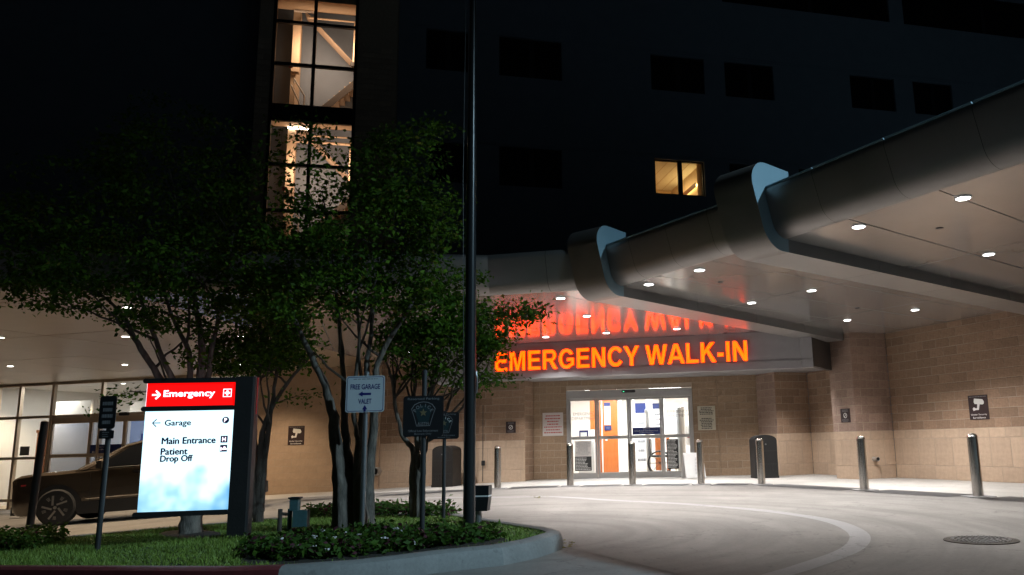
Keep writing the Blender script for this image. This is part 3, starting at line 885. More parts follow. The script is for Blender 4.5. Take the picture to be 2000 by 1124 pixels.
MB().prism([(p.x, p.y) for p in q], 2.62, SOF - 0.003).build('bulkhead_return', 'signband', canopy)
# recess ceiling behind the band
q = [BA, BB, Vector((5.5, 20.3)), Vector((6.4, 21.0)), Vector((5.5, 23.1)), Vector((2.9, 24.0)), Vector((-4.2, 24.0))]
MB().prism([(p.x, p.y) for p in q], 2.80, 2.84).build('recess_ceiling', 'signband', canopy)
# the illuminated letters: each one a thing mounted on the band
def arc(cx, cy, rx, ry, a0, a1, n=14):
    return [(cx + rx * math.cos(math.radians(a0 + (a1 - a0) * k / n)), cy + ry * math.sin(math.radians(a0 + (a1 - a0) * k / n))) for k in range(n + 1)]
GLY = {   # advance, outlines (cap height 1)
    'E': (.926, [[(.10, 0), (.10, 1), (.84, 1), (.84, .835), (.295, .835), (.295, .595), (.80, .595), (.80, .43), (.295, .43), (.295, .165), (.86, .165), (.86, 0)]]),
    'M': (1.157, [[(.095, 0), (.095, 1), (.365, 1), (.578, .29), (.79, 1), (1.06, 1), (1.06, 0), (.885, 0), (.885, .79), (.66, 0), (.495, 0), (.27, .79), (.27, 0)]]),
    'R': (1.02, [[(.10, 0), (.10, 1)] + arc(.64, .715, .28, .285, 90, -60) + [(.72, .42), (.99, 0), (.755, 0), (.50, .40), (.295, .40), (.295, 0)], [(.295, .55), (.295, .835)] + arc(.61, .6925, .125, .1425, 90, -90, 8)]),
    'G': (1.08, [arc(.54, .5, .47, .515, 28, 312, 26) + [(1.0, .16), (1.0, .54), (.57, .54), (.57, .375), (.81, .375), (.81, .26)] + arc(.54, .5, .27, .345, 308, 34, 22)]),
    'N': (1.0, [[(.10, 0), (.10, 1), (.30, 1), (.715, .33), (.715, 1), (.90, 1), (.90, 0), (.70, 0), (.285, .67), (.285, 0)]]),
    'C': (1.02, [arc(.53, .5, .47, .515, 34, 326, 26) + arc(.53, .5, .27, .345, 330, 30, 22)]),
    'Y': (.926, [[(.365, 0), (.365, .40), (0, 1), (.225, 1), (.463, .58), (.70, 1), (.925, 1), (.56, .40), (.56, 0)]]),
    'W': (1.311, [[(.265, 0), (.01, 1), (.215, 1), (.375, .30), (.555, 1), (.755, 1), (.935, .30), (1.095, 1), (1.30, 1), (1.045, 0), (.83, 0), (.655, .70), (.48, 0)]]),
    'A': (1.0, [[(0, 0), (.385, 1), (.615, 1), (1.0, 0), (.785, 0), (.71, .215), (.29, .215), (.215, 0)], [(.345, .375), (.655, .375), (.50, .80)]]),
    'L': (.849, [[(.10, 0), (.10, 1), (.295, 1), (.295, .165), (.80, .165), (.80, 0)]]),
    'K': (1.0, [[(.10, 0), (.10, 1), (.295, 1), (.295, .60), (.665, 1), (.92, 1), (.565, .63), (.97, 0), (.725, 0), (.43, .49), (.295, .35), (.295, 0)]]),
    '-': (.4625, [[(.06, .27), (.06, .45), (.40, .45), (.40, .27)]]), 'I': (.386, [[(.095, 0), (.095, 1), (.29, 1), (.29, 0)]]), ' ': (.36, [])}
sgn_root = thing('illuminated_sign', 'glowing orange EMERGENCY WALK-IN channel letters on the grey bulkhead', 'sign')
mid = (Vector((-2.89, 20.40)) + Vector((3.25, 19.19))) / 2
sgn_root.location = (mid.x + bn.x * 0.085, mid.y + bn.y * 0.085, 3.06 - 0.2375); sgn_root.rotation_euler = (0, 0, math.atan2(bd.y, bd.x))
word = 'EMERGENCY WALK-IN'; tot = sum(GLY[c][0] for c in word) - 0.2
kx = 6.24 / tot; kz = 0.475; pen = -6.24 / 2 - 0.1 * kx
for ch in word:
    adv, outs = GLY[ch]
    if outs:
        cu = bpy.data.curves.new('letter', 'CURVE'); cu.dimensions = '2D'; cu.fill_mode = 'BOTH'; cu.extrude = 0.04
        for ol in outs:
            sp_ = cu.splines.new('POLY'); sp_.points.add(len(ol) - 1)
            for q, (x, y) in zip(sp_.points, ol): q.co = (x * kx, y * kz, 0, 1)
            sp_.use_cyclic_u = True
        ob = bpy.data.objects.new('letter_curve', cu); COL.objects.link(ob)
        me = bpy.data.meshes.new_from_object(ob.evaluated_get(bpy.context.evaluated_depsgraph_get())); bpy.data.objects.remove(ob); bpy.data.curves.remove(cu)
        me.materials.clear()
        for mm in ('letterface', 'letterside'): me.materials.append(MATS[mm])
        me.polygons.foreach_set('material_index', [0 if p.normal.z > 0.9 else 1 for p in me.polygons])
        me.transform(Matrix(((1, 0, 0, 0), (0, 0, -1, 0), (0, 1, 0, 0), (0, 0, 0, 1))))
        link('letter', me, sgn_root, (pen, 0, 0))
    pen += adv * kx

# downlights ------------------------------------------------------------
SPOTW, SPOTW_L = 680.0, 620.0
def downlight(root, p, warm, power, SOF=SOF):
    x, y = p.x, p.y
    tr = MB().lathe([(0.070, 0.0), (0.086, -0.002), (0.09, -0.010), (0.086, -0.014), (0.071, -0.011)], (x, y, SOF), 24).build('downlight', 'palewhite', root, smooth=True)
    tr2 = MB().lathe([(0.070, 0.0), (0.070, -0.0165), (0.055, -0.018)], (x, y, SOF), 24).build('lens', 'lightdiscwarm' if warm else 'lightdisc', tr)
    l = bpy.data.lights.new('downlight_lamp', 'SPOT'); l.energy = power; l.spot_size = math.radians(124); l.spot_blend = 0.65; l.shadow_soft_size = 0.07
    l.color = (1.0, 0.76, 0.50) if warm else (1.0, 0.965, 0.93)
    lo = bpy.data.objects.new('downlight_lamp', l); COL.objects.link(lo); lo.location = (x, y, SOF - 0.03); lo.parent = root
for p in ((1881, 386), (1677, 442), (1931, 496), (1585, 567), (1366, 527), (1267, 555), (1468, 591), (1787, 605), (1655, 625), (1095, 582), (1146, 617), (1184, 650), (1066, 658), (1322, 642), (847, 643), (800, 687)):
    downlight(canopy, atz(*p, SOF), False, {1881: 170.0, 1677: 260.0, 1366: 480.0, 1267: 480.0}.get(p[0], SPOTW))
for q in ((-1.9, 21.9), (0.5, 21.5), (2.9, 21.2), (4.6, 20.9)):
    downlight(canopy, Vector((q[0], q[1], 0)), False, 330.0, 2.80)
for p in ((472, 657), (245, 657), (20, 715), (244, 712), (49, 754), (241, 749), (0, 659), (247, 600), (470, 712)):
    downlight(leftcan, atz(*p, SOF), True, SPOTW_L)
for p in ((1835, 446), (1407, 551), (1675, 602), (1417, 651)):
    q = atz(*p, SOF); MB().lathe([(0.045, 0.0), (0.045, -0.006), (0.03, -0.010)], (q.x, q.y, SOF), 16).build('sprinkler_cap', 'darkpost', canopy)

# ================================================================== MAIN BUILDING
fm = 0.27; FA, FB = (0, 32.2), (10, 32.2 + 10 * fm)
fdir = Vector((10, 10 * fm)).normalized()
def facade_uv(x, y):
    p = onplane(x, y, FA, FB); return (Vector((p.x, p.y)) - Vector(FA)).dot(fdir), p.z
main = thing('hospital_building', 'dark multi-storey hospital block with one lit yellow window', 'building', (FA[0], FA[1], 0), math.atan2(fdir.y, fdir.x))
wins = [((975, 285), (1098, 368), 0), ((838, 276), (914, 360), 0), ((1278, 310), (1378, 378), 1), ((1424, 314), (1512, 392), 0), ((833, 52), (914, 140), 0), ((975, 74), (1098, 160), 0),
        ((1270, 106), (1377, 184), 0), ((1414, 119), (1513, 195), 0), ((1659, 146), (1751, 218), 0), ((1782, 160), (1865, 232), 0), ((1560, 335), (1650, 405), 0)]
rects = []
for (a, b, lit) in wins:
    u0, z1 = facade_uv(*a); u1, z0 = facade_uv(*b); rects.append([u0, u1, z0, z1, lit])
# level the rows
def level(idx):
    z0 = np.mean([rects[i][2] for i in idx]); z1 = np.mean([rects[i][3] for i in idx])
    for i in idx: rects[i][2], rects[i][3] = z0, z1
level([0, 1]); level([4, 5]); level([6, 7, 8, 9]); level([2, 3, 10])
ua, za = facade_uv(1410, 2); ub, zb = facade_uv(1738, 45); uc, zc = facade_uv(1766, 50)
ztop = (za + zb) / 2
rects.append([ua, ub, ztop, ztop + 2.0, 0]); rects.append([uc, uc + 9, ztop, ztop + 2.0, 0])
def holes_wall(mb, u0, u1, z0, z1, holes, depth=0.22, mi=0):
    us = sorted({u0, u1, *[h for r in holes for h in r[:2]]}); zs = sorted({z0, z1, *[h for r in holes for h in r[2:4]]})
    for i in range(len(us) - 1):
        for j in range(len(zs) - 1):
            cu, cz = (us[i] + us[i + 1]) / 2, (zs[j] + zs[j + 1]) / 2
            if any(r[0] < cu < r[1] and r[2] < cz < r[3] for r in holes): continue
            mb.quad([(us[i], 0, zs[j]), (us[i + 1], 0, zs[j]), (us[i + 1], 0, zs[j + 1]), (us[i], 0, zs[j + 1])], mi)
    for a, b, c, d in [r[:4] for r in holes]:
        mb.quad([(a, 0, c), (b, 0, c), (b, depth, c), (a, depth, c)], mi); mb.quad([(a, 0, d), (a, depth, d), (b, depth, d), (b, 0, d)], mi)
        mb.quad([(a, 0, c), (a, depth, c), (a, depth, d), (a, 0, d)], mi); mb.quad([(b, 0, c), (b, 0, d), (b, depth, d), (b, depth, c)], mi)
mb = MB(); holes_wall(mb, -30, -8.6, 4.3, 24, []); holes_wall(mb, -8.6, 40, -1, 24, rects); mb.quad([(-30, 0, 24), (40, 0, 24), (40, 12, 24), (-30, 12, 24)])
wl = mb.build('wall', 'facade', main)
for zz in sorted({round(r[3] + 0.12, 2) for r in rects[:10]}):
    MB().bb((-8, -0.02, zz), (30, 0.0, zz + 0.05)).build('string_course', 'facade', main)
for r in rects:
    a, b, c, d, lit = r
    fr = MB()
    for q in ((a, a + 0.06, c, d), (b - 0.06, b, c, d), (a + 0.06, b - 0.06, c, c + 0.06), (a + 0.06, b - 0.06, d - 0.06, d)): fr.bb((q[0], 0.10, q[2]), (q[1], 0.18, q[3]))
    mid_u = a + (b - a) * 0.52
    fr.bb((mid_u - 0.10, 0.10, c + 0.06), (mid_u + 0.10, 0.18, d - 0.06))
    f = fr.build('window', 'darkframe', main)
    for s0, s1 in ((a + 0.06, mid_u - 0.10), (mid_u + 0.10, b - 0.06)):
        MB().quad([(s0, 0.14, c + 0.06), (s1, 0.14, c + 0.06), (s1, 0.14, d - 0.06), (s0, 0.14, d - 0.06)]).build('pane', 'glasswarm' if lit else 'darkpane', f)
    if lit:   # ward behind the lit window
        rm = MB(); D = 4.2
        u0, u1, z0, z1 = a - 0.9, b - 0.02, c - 0.6, d + 0.02
        rm.quad([(u0, D, z0), (u1, D, z0), (u1, D, z1), (u0, D, z1)], 0); rm.quad([(u0, 0.3, z0), (u0, D, z0), (u0, D, z1), (u0, 0.3, z1)], 0)
        rm.quad([(u1, 0.3, z0), (u1, 0.3, z1), (u1, D, z1), (u1, D, z0)], 0); rm.quad([(u0, 0.3, z1), (u0, D, z1), (u1, D, z1), (u1, 0.3, z1)], 1)
        rm.quad([(u0, 0.3, z0), (u1, 0.3, z0), (u1, D, z0), (u0, D, z0)], 0)
        ro = rm.build('lit_room', ['wallbeige', 'ceilwhite'], main)
        MB().bb((u1 - 0.16, 0.7, c + 0.72), (u1 - 0.02, 3.2, c + 0.78)).build('wall_lamp', 'bedlamp', ro)
        MB().bb((u1 - 0.20, 0.6, c + 0.60), (u1 - 0.16, 3.3, c + 0.80)).build('lamp_shield', 'brownwood', ro)
        MB().bb((u0 + 0.55, D - 0.05, z0), (u0 + 1.25, D - 0.01, z0 + 2.0)).build('room_door', 'brownwood', ro)
        cu = MB()
        for k in range(7): cu.tube([(u1 - 0.08 - 0.03 * (k % 2), 0.25 + 0.05 * k, z0), (u1 - 0.08 - 0.03 * (k % 2), 0.25 + 0.05 * k, z1)], 0.03, 6)
        cu.build('curtain', 'wallbeige', ro)
        for uu in np.linspace(u0 + 0.6, u1, 6)[:-1]: MB().bb((uu, 0.4, z1 - 0.012), (uu + 0.02, D, z1 - 0.002)).build('ceiling_tile_rail', 'wallbeige', ro)
        l = bpy.data.lights.new('ward_lamp', 'AREA'); l.energy = 46; l.size = 0.5; l.color = (1, 0.74, 0.36)
        lo = bpy.data.objects.new('ward_lamp', l); COL.objects.link(lo); lo.parent = main; lo.location = ((u0 + u1) / 2 + 0.3, 2.0, z1 - 0.1)

# stair tower -----------------------------------------------------------
tm = 0.25; TA = Vector((-12.2, 29.5 - 12.2 * tm)); tdir = Vector((1, tm)).normalized()
TB = TA + tdir * 4.75
tower = thing('stair_tower', 'brick stair tower with a tall glazed strip showing lit stairs', 'building', (TA.x, TA.y, 0), math.atan2(tdir.y, tdir.x))
def tuv(x, y):
    p = onplane(x, y, TA, TB); return (Vector((p.x, p.y)) - TA).dot(tdir), p.z
g0, _ = tuv(526, 200); g1, _ = tuv(694, 200); _, zsp1 = tuv(610, 210); _, zsp0 = tuv(610, 237)
zr = [tuv(610, 47)[1], tuv(610, 129)[1]]
zb0 = tuv(610, 505)[1]; TT = 21.0
gm = tuv(612, 130)[0]
mb = MB(); holes_wall(mb, 0, 4.75, 3.7, TT, [(g0, g1, zb0, TT - 1.5)], 0.12)
mb.quad([(0, 0, 3.7), (0, 0, TT), (0, 6, TT), (0, 6, 3.7)]); mb.quad([(4.75, 0, 3.7), (4.75, 6, 3.7), (4.75, 6, TT), (4.75, 0, TT)])
mb.build('wall', 'facadebrick', tower)
# visible brick courses on the flanks
def flank(u0, u1, z0, z1):
    z = z0; r = 0
    while z < z1:
        u = u0; first = 0.2 if r % 2 else 0.41
        while u < u1 - 0.05:
            e = min(u + first, u1); first = 0.41
            o = link('brick', block_mesh(e - u, H, 'facadebrick'), tower); o.location = (u, -0.031, z); u = e
        z += H; r += 1
flank(0, g0 - 0.02, 11.5, 15.2); flank(g1 + 0.02, 4.75, 11.5, 15.2)
fr = MB(); fw = 0.055
vz = sorted([zb0, zsp0, zsp1, *zr, zr[0] + (zr[0] - zr[1]), zr[0] + 2 * (zr[0] - zr[1]), zb0 + (zsp0 - zb0) / 3, zb0 + 2 * (zsp0 - zb0) / 3])
for u in (g0 + 0.04, gm, g1 - 0.04): MB().bb((u - fw, -0.03, zb0), (u + fw, 0.11, TT - 1.5)).build('mullion', 'darkframe', tower)
for z in vz:
    for s0, s1 in ((g0 + 0.1, gm - fw), (gm + fw, g1 - 0.1)): MB().bb((s0, -0.02, z - fw), (s1, 0.10, z + fw)).build('transom', 'darkframe', tower)
for s0, s1 in ((g0 + 0.1, gm - fw), (gm + fw, g1 - 0.1)):
    MB().bb((s0, 0.0, zsp1 + fw), (s1, 0.08, zsp0 - fw) if zsp1 < zsp0 else (s1, 0.08, zsp0 + fw)).build('spandrel', 'darkframe', tower)
    zz = sorted(vz)
    for k in range(len(zz) - 1):
        if abs((zz[k] + zz[k + 1]) / 2 - (zsp0 + zsp1) / 2) < 0.1: continue
        MB().quad([(s0, 0.05, zz[k] + fw), (s1, 0.05, zz[k] + fw), (s1, 0.05, zz[k + 1] - fw), (s0, 0.05, zz[k + 1] - fw)]).build('pane', 'glasswarm', tower)
# stairwell behind the glass
zf = (zsp0 + zsp1) / 2; D = 3.2; ST = 4.6
sw = MB()
sw.quad([(0.2, D, zb0 - 1), (4.5, D, zb0 - 1), (4.5, D, TT), (0.2, D, TT)])
sw.quad([(0.2, 0.2, zb0 - 1), (0.2, D, zb0 - 1), (0.2, D, TT), (0.2, 0.2, TT)]); sw.quad([(3.75, 0.2, zb0 - 1), (3.75, 0.2, TT), (3.75, D, TT), (3.75, D, zb0 - 1)])
for zl in (zf - ST, zf, zf + ST): sw.bb((0.25, 0.15, zl - 0.16), (4.4, 0.95, zl + 0.10))
sw.build('stairwell', 'wallbeige', tower)
for zl in (zf - ST, zf):
    fl = MB()
    # flight rising to the right in the back half, and one back to the left
    for k in range(12):
        t_ = k / 12
        fl.bb((1.15 + 2.2 * t_, 1.75, zl + ST / 2 * t_ - 0.12), (1.15 + 2.2 * (t_ + 1 / 12), 2.9, zl + ST / 2 * t_ + 0.19))
    fl.build('stair_flight', 'stairgrey', tower)
    sb = MB(); sb.quad([(1.15, 1.72, zl - 0.2), (3.4, 1.72, zl + ST / 2 - 0.2), (3.4, 1.72, zl + ST / 2 + 0.15), (1.15, 1.72, zl + 0.15)]); sb.build('stringer', 'bandreturn', tower)
    fl2 = MB(); fl2.quad([(3.4, 1.0, zl + ST / 2), (3.4, 1.7, zl + ST / 2), (1.35, 1.7, zl + ST - 0.1), (1.35, 1.0, zl + ST - 0.1)]); fl2.quad([(3.4, 1.7, zl + ST / 2), (3.4, 1.7, zl + ST / 2 + 0.3), (1.35, 1.7, zl + ST + 0.2), (1.35, 1.7, zl + ST - 0.1)])
    fl2.build('stair_flight', 'stairgrey', tower)
    hr = MB()
    hr.tube([(1.5, 0.9, zl + 0.15), (1.5, 0.9, zl + 1.05), (1.12, 0.9, zl + 1.7), (1.12, 1.0, zl + 1.55)], 0.03, 6)
    hr.tube([(1.32, 0.9, zl + 0.15), (1.32, 0.9, zl + 0.8), (1.02, 0.9, zl + 1.45)], 0.03, 6)
    hr.build('handrail', 'ceilwhite', tower)
    pt_ = MB(); pt_.bb((0.95, 1.2, zl + 0.1), (1.12, 3.1, zl + ST - 0.2)); pt_.bb((0.99, 0.95, zl + 2.0), (1.25, 1.2, zl + ST - 0.2))
    pt_.build('partition', 'wallbeige', tower)
    MB().bb((0.28, D - 0.06, zl + 0.1), (0.95, D - 0.01, zl + 0.45)).build('skirting', 'brownwood', tower)
    MB().bb((1.0, 0.30, zl + 1.85), (1.14, 0.36, zl + 1.98)).build('alarm_call_point', 'redpaint', tower)
    pp = MB()
    pp.tube([(3.42, 0.75, zl + 0.1), (3.42, 0.75, zl + ST - 0.15)], 0.10, 10); pp.tube([(3.18, 0.8, zl + 2.1), (3.18, 0.8, zl + ST - 0.5), (1.5, 0.8, zl + ST - 0.5)], 0.04, 8)
    pp.tube([(3.18, 0.8, zl + ST - 0.75), (1.2, 0.8, zl + ST - 0.75)], 0.05, 8)
    pp.build('standpipe', 'wallbeige', tower)
    MB().lathe([(0.09, -0.05), (0.09, 0.05)], (3.15, 0.72, zl + 2.35), 12, 'Y').build('valve_wheel', 'blackplastic', tower)
    MB().bb((1.0, 0.85, zl + ST - 0.24), (1.7, 0.94, zl + ST - 0.19)).build('stair_light', 'stairlamp' if zl < zf else 'ceilwhite', tower)
    l = bpy.data.lights.new('stair_lamp', 'AREA'); l.energy = 78; l.shape = 'RECTANGLE'; l.size = 2.2; l.size_y = 0.8; l.color = (1, 0.66, 0.43)
    lo = bpy.data.objects.new('stair_lamp', l); COL.objects.link(lo); lo.parent = tower; lo.location = (2.3, 0.28, zl + ST * 0.62); lo.rotation_euler = (math.radians(90), 0, 0)

# ================================================================== EMERGENCY DOORS
dang = math.atan2(dd.y, dd.x)
ed = thing('sliding_door', 'four-panel aluminium and glass sliding doors of the emergency entrance', 'door', (D0.x, D0.y, 0), dang)
def frame_bars(root, name, mat, x0, x1, z0, z1, y, st=0.06, dp=0.05, mid=None, bot=None):
    f = MB(); f.bb((x0, y, z0), (x0 + st, y + dp, z1)); f.bb((x1 - st, y, z0), (x1, y + dp, z1)); f.bb((x0 + st, y, z1 - st), (x1 - st, y + dp, z1)); f.bb((x0 + st, y, z0), (x1 - st, y + dp, z0 + (bot or st)))
    if mid: f.bb((x0 + st, y, mid - 0.045), (x1 - st, y + dp, mid + 0.045))
    o = f.build(name, mat, root)
    zz = [z0 + (bot or st)] + ([mid - 0.045, mid + 0.045] if mid else []) + [z1 - st]
    for k in range(0, len(zz), 2): MB().quad([(x0 + st, y + dp / 2, zz[k]), (x1 - st, y + dp / 2, zz[k]), (x1 - st, y + dp / 2, zz[k + 1]), (x0 + st, y + dp / 2, zz[k + 1])]).build('pane', 'glass', o)
    return o
MB().bb((0, -0.03, 2.27), (DW, 0.16, 2.50)).build('header', 'aluminium', ed)
MB().bb((0, -0.03, 0), (0.06, 0.14, 2.27)).build('jamb', 'aluminium', ed); MB().bb((DW - 0.06, -0.03, 0), (DW, 0.14, 2.27)).build('jamb', 'aluminium', ed)
MB().bb((0.06, 0.0, 0.0), (DW - 0.06, 0.16, 0.015)).build('threshold', 'galv', ed)
xsd = [0.06, 0.88, 1.81, 2.75, DW - 0.06]
for k in range(4): frame_bars(ed, 'door_leaf', 'aluminium', xsd[k] + 0.002, xsd[k + 1] - 0.002, 0.02, 2.265, 0.0 if k in (0, 3) else 0.06, mid=1.14, bot=0.14)
sn = MB(); sn.plate(rrect(1.62, 2.40, 2.02, 2.48, 0.035), -0.09, -0.03); sn = sn.build('motion_sensor', 'blackplastic', ed)
MB().bb((1.66, -0.093, 2.425), (1.70, -0.09, 2.445)).build('status_light', 'greenled', sn)
text('lettering', 'EMERGENCY', ed, 0.50, 0.018, 1.83, 'printgrey', width=0.62, height=0.085)
text('lettering', 'DEPARTMENT', ed, 0.50, 0.018, 1.70, 'printgrey', width=0.70, height=0.085)
text('lettering', 'EMERGENCY', ed, DW - 0.44, 0.018, 1.83, 'printgrey', width=0.60, height=0.075)
text('lettering', 'DEPARTMENT', ed, DW - 0.44, 0.018, 1.71, 'printgrey', width=0.64, height=0.075)
bl = MB().bb((1.90, 0.055, 1.20), (2.69, 0.06, 1.40)).build('blue_notice', 'navy', ed)
for k, s_ in enumerate(("Welcome to", "St. David's South Austin Medical Center", "A Tobacco Free Facility")):
    text('lettering', s_, bl, 2.295, 0.053, 1.36 - 0.055 * k, 'printwhite', height=0.030 if k != 1 else 0.030, width=[0.2, 0.68, 0.4][k])
nb = MB().bb((0.22, 0.012, 0.22), (0.70, 0.016, 0.62)).build('black_notice', 'printblack', ed)
print_lines(nb, 0.24, 0.68, 0.60, 0.24, 9, 0.010, 'printwhite', 3, 0.45, 'L')
wn = MB().bb((0.22, 0.012, 0.62), (0.70, 0.016, 1.06)).build('white_notice', 'poster', ed)
print_lines(wn, 0.25, 0.67, 1.04, 0.65, 14, 0.010, 'printgrey', 4, 0.35)
nb = MB().bb((DW - 0.78, 0.012, 0.22), (DW - 0.45, 0.016, 1.05)).build('black_notice', 'printblack', ed)
print_lines(nb, DW - 0.76, DW - 0.47, 1.03, 0.25, 20, 0.010, 'printwhite', 5, 0.45, 'L')

# lobby behind the doors -------------------------------------------------
lob = thing('emergency_lobby', 'bright white waiting lobby with orange wood panels behind the glass doors', 'lobby', (D0.x, D0.y, 0), dang)
LD = 6.5
rm = MB(); x0, x1 = -1.6, DW + 1.6
rm.quad([(x0, 0.26, 0.004), (x1, 0.26, 0.004), (x1, LD, 0.004), (x0, LD, 0.004)], 1); rm.quad([(x0, LD, 0), (x1, LD, 0), (x1, LD, 2.9), (x0, LD, 2.9)], 0)
rm.quad([(x0, 0.26, 0), (x0, LD, 0), (x0, LD, 2.9), (x0, 0.26, 2.9)], 0); rm.quad([(x1, 0.26, 0), (x1, 0.26, 2.9), (x1, LD, 2.9), (x1, LD, 0)], 0)
rm.quad([(x0, 0.26, 2.78), (x0, LD, 2.78), (x1, LD, 2.78), (x1, 0.26, 2.78)], 2)
rm.build('room_shell', ['wallwhite', 'lobbyfloor', 'ceilwhite'], lob)
for a, b in ((0.40, 0.70), (0.80, 1.22)): MB().bb((a + 0.0, 2.55, 0.01), (b + 0.06, 2.62, 2.7)).build('wood_panel', 'orangewood', lob)
MB().bb((0.765, 2.50, 0.01), (0.795, 2.55, 2.7)).build('panel_trim', 'palewhite', lob)
MB().bb((2.42, 3.6, 0.01), (2.9, 3.66, 1.1)).build('wood_panel', 'orangewood', lob)
frame_bars(lob, 'inner_door', 'palewhite', 1.34, 1.72, 0.02, 2.4, 2.5, 0.07); frame_bars(lob, 'inner_door', 'palewhite', 1.78, 2.28, 0.02, 2.4, 2.45, 0.07, mid=None); frame_bars(lob, 'inner_door', 'palewhite', 2.36, 2.8, 0.02, 2.4, 2.9, 0.06)
def poster(x0_, x1_, z0_, z1_, y, head='navy', mat='palewhite', name='poster'):
    p = MB().bb((x0_, y, z0_), (x1_, y + 0.01, z1_)).build(name, mat, lob)
    MB().bb((x0_, y - 0.004, z1_ - 0.16 * (z1_ - z0_)), (x1_, y, z1_)).build('heading', head, p)
    print_lines(p, x0_ + 0.04, x1_ - 0.04, z1_ - 0.25 * (z1_ - z0_), z0_ + 0.04, 5, y - 0.004, 'printgrey', int(x0_ * 100), 0.3)
poster(0.86, 1.06, 1.55, 2.25, 2.53); poster(0.86, 1.08, 1.38, 1.52, 2.52, mat='navy')
poster(1.86, 2.20, 0.25, 2.2, 2.44); poster(2.40, 2.74, 1.1, 2.2, 2.88)
MB().bb((0.88, 2.51, 1.05), (0.95, 2.53, 1.15)).build('switch_plate', 'palewhite', lob)
kp = MB(); kp.tube([(2.28, 1.5, 0.05), (2.28, 1.5, 1.85)], 0.07, 12); kp.lathe([(0.20, 0.01), (0.20, 0.05), (0.08, 0.08)], (2.28, 1.5, 0), 20); kp.lathe([(0.085, 0), (0.085, 0.1), (0.04, 0.13)], (2.28, 1.5, 1.85), 16); kp.build('sanitizer_stand', 'aluminium', lob, smooth=True)
kp = MB(); kp.tube([(3.28, 0.8, 0.02), (3.28, 0.8, 1.9)], 0.13, 16); kp.lathe([(0.14, 1.9), (0.12, 1.98), (0.02, 2.02)], (3.28, 0.8, 0), 16); kp.build('detector_post', 'palewhite', lob, smooth=True)
dk = MB(); dk.bb((0.12, 1.6, 0.0), (0.62, 2.1, 1.02)); dk.build('reception_desk', 'palewhite', lob)
MB().bb((0.16, 1.58, 1.12), (0.44, 1.62, 1.38)).build('monitor', 'navy', lob); MB().bb((0.20, 1.575, 1.16), (0.40, 1.579, 1.32)).build('monitor_screen', 'palewhite', lob)
MB().bb((0.50, 1.7, 1.02), (0.62, 1.8, 1.4)).build('poster_holder', 'palewhite', lob); MB().bb((0.3, 6.4, 1.4), (0.42, 6.45, 1.6)).build('orange_notice', 'orangewood', lob)
MB().bb((3.42, 1.3, 0.85), (3.62, 1.34, 1.45)).build('red_cross_frame', 'palewhite', lob); MB().bb((3.47, 1.29, 1.08), (3.57, 1.30, 1.14)).build('cross', 'printred', lob)
MB().bb((2.62, 6.3, 1.55), (2.75, 6.4, 1.7)).build('wall_box', 'printgrey', lob)
for i, (lx, ly) in enumerate(((1.0, 1.3), (3.0, 1.3), (0.6, 4.2), (2.8, 4.2))):
    MB().bb((lx - 0.55, ly - 0.3, 2.765), (lx + 0.55, ly + 0.3, 2.775)).build('ceiling_panel', 'lightdisc', lob)
    l = bpy.data.lights.new('lobby_lamp', 'AREA'); l.energy = 130; l.shape = 'RECTANGLE'; l.size = 1.1; l.size_y = 0.6; l.color = (0.93, 0.96, 1.0)
    lo = bpy.data.objects.new('lobby_lamp', l); COL.objects.link(lo); lo.parent = lob; lo.location = (lx, ly, 2.75)
wc = thing('wheelchair', 'folded wheelchair parked just inside the glass doors', 'wheelchair', tuple(Vector((D0.x, D0.y, 0.0)) + Vector((dd.x * 2.72, dd.y * 2.72 + 1.1, 0))), dang)
wc.scale = (1.2, 1.2, 1.2)
for yy in (-0.25, 0.25):
    wmb = MB(); wmb.tube([(0.29 * math.cos(a), yy, 0.30 + 0.29 * math.sin(a)) for a in np.linspace(0, 2 * math.pi, 25)], 0.018, 6)
    for k in range(8): a = math.pi * k / 4; wmb.tube([(0, yy, 0.30), (0.28 * math.cos(a), yy, 0.30 + 0.28 * math.sin(a))], 0.004, 4)
    wmb.build('wheel', 'blackplastic', wc, smooth=True)
    MB().tube([(-0.32, yy, 0.95), (-0.22, yy, 0.90), (-0.20, yy, 0.45), (0.30, yy, 0.45), (0.40, yy, 0.12)], 0.012, 6).build('side_frame', 'chrome', wc)
MB().bb((-0.20, -0.23, 0.44), (0.26, 0.23, 0.49)).build('seat', 'blackplastic', wc); MB().bb((-0.24, -0.23, 0.50), (-0.20, 0.23, 0.88)).build('backrest', 'blackplastic', wc)

# ================================================================== LEFT GLAZED ENTRANCE
GA, GB = Vector((-11.4, 25.85)), Vector((-21.6, 28.6))
gd = U(GB, GA); gang = math.atan2(gd.y, gd.x)
GBASE = -0.75
lg = thing('glazed_entrance', 'bronze-framed glass entrance front of the drop-off lobby behind the car', 'glass front', (GB.x, GB.y, 0), gang)
def guv(x, y):
    p = onplane(x, y, GB, GA); return (Vector((p.x, p.y)) - GB).dot(gd), p.z
GL = (GA - GB).length
mu = [0.02, guv(28, 900)[0], guv(97, 860)[0], guv(203, 760)[0], guv(292, 860)[0] + 1.2, GL - 0.1]
zt = SOF; zh = guv(160, 812)[1]; zmid = guv(160, 890)[1]
for u in mu: MB().bb((u - 0.05, -0.06, GBASE), (u + 0.05, 0.06, zt)).build('mullion', 'bronzealu', lg)
def rails(u0, u1, zs, mat='bronzealu'):
    for z in zs: MB().bb((u0 + 0.05, -0.05, z - 0.045), (u1 - 0.05, 0.05, z + 0.045)).build('rail', mat, lg)
for k in range(len(mu) - 1): rails(mu[k], mu[k + 1], [zt - 0.05, guv(30, 817)[1] if k < 2 else zh])
for k in (0, 1): rails(mu[k], mu[k + 1], [guv(30, 896)[1], GBASE + 0.3])
zfix = guv(30, 896)[1]
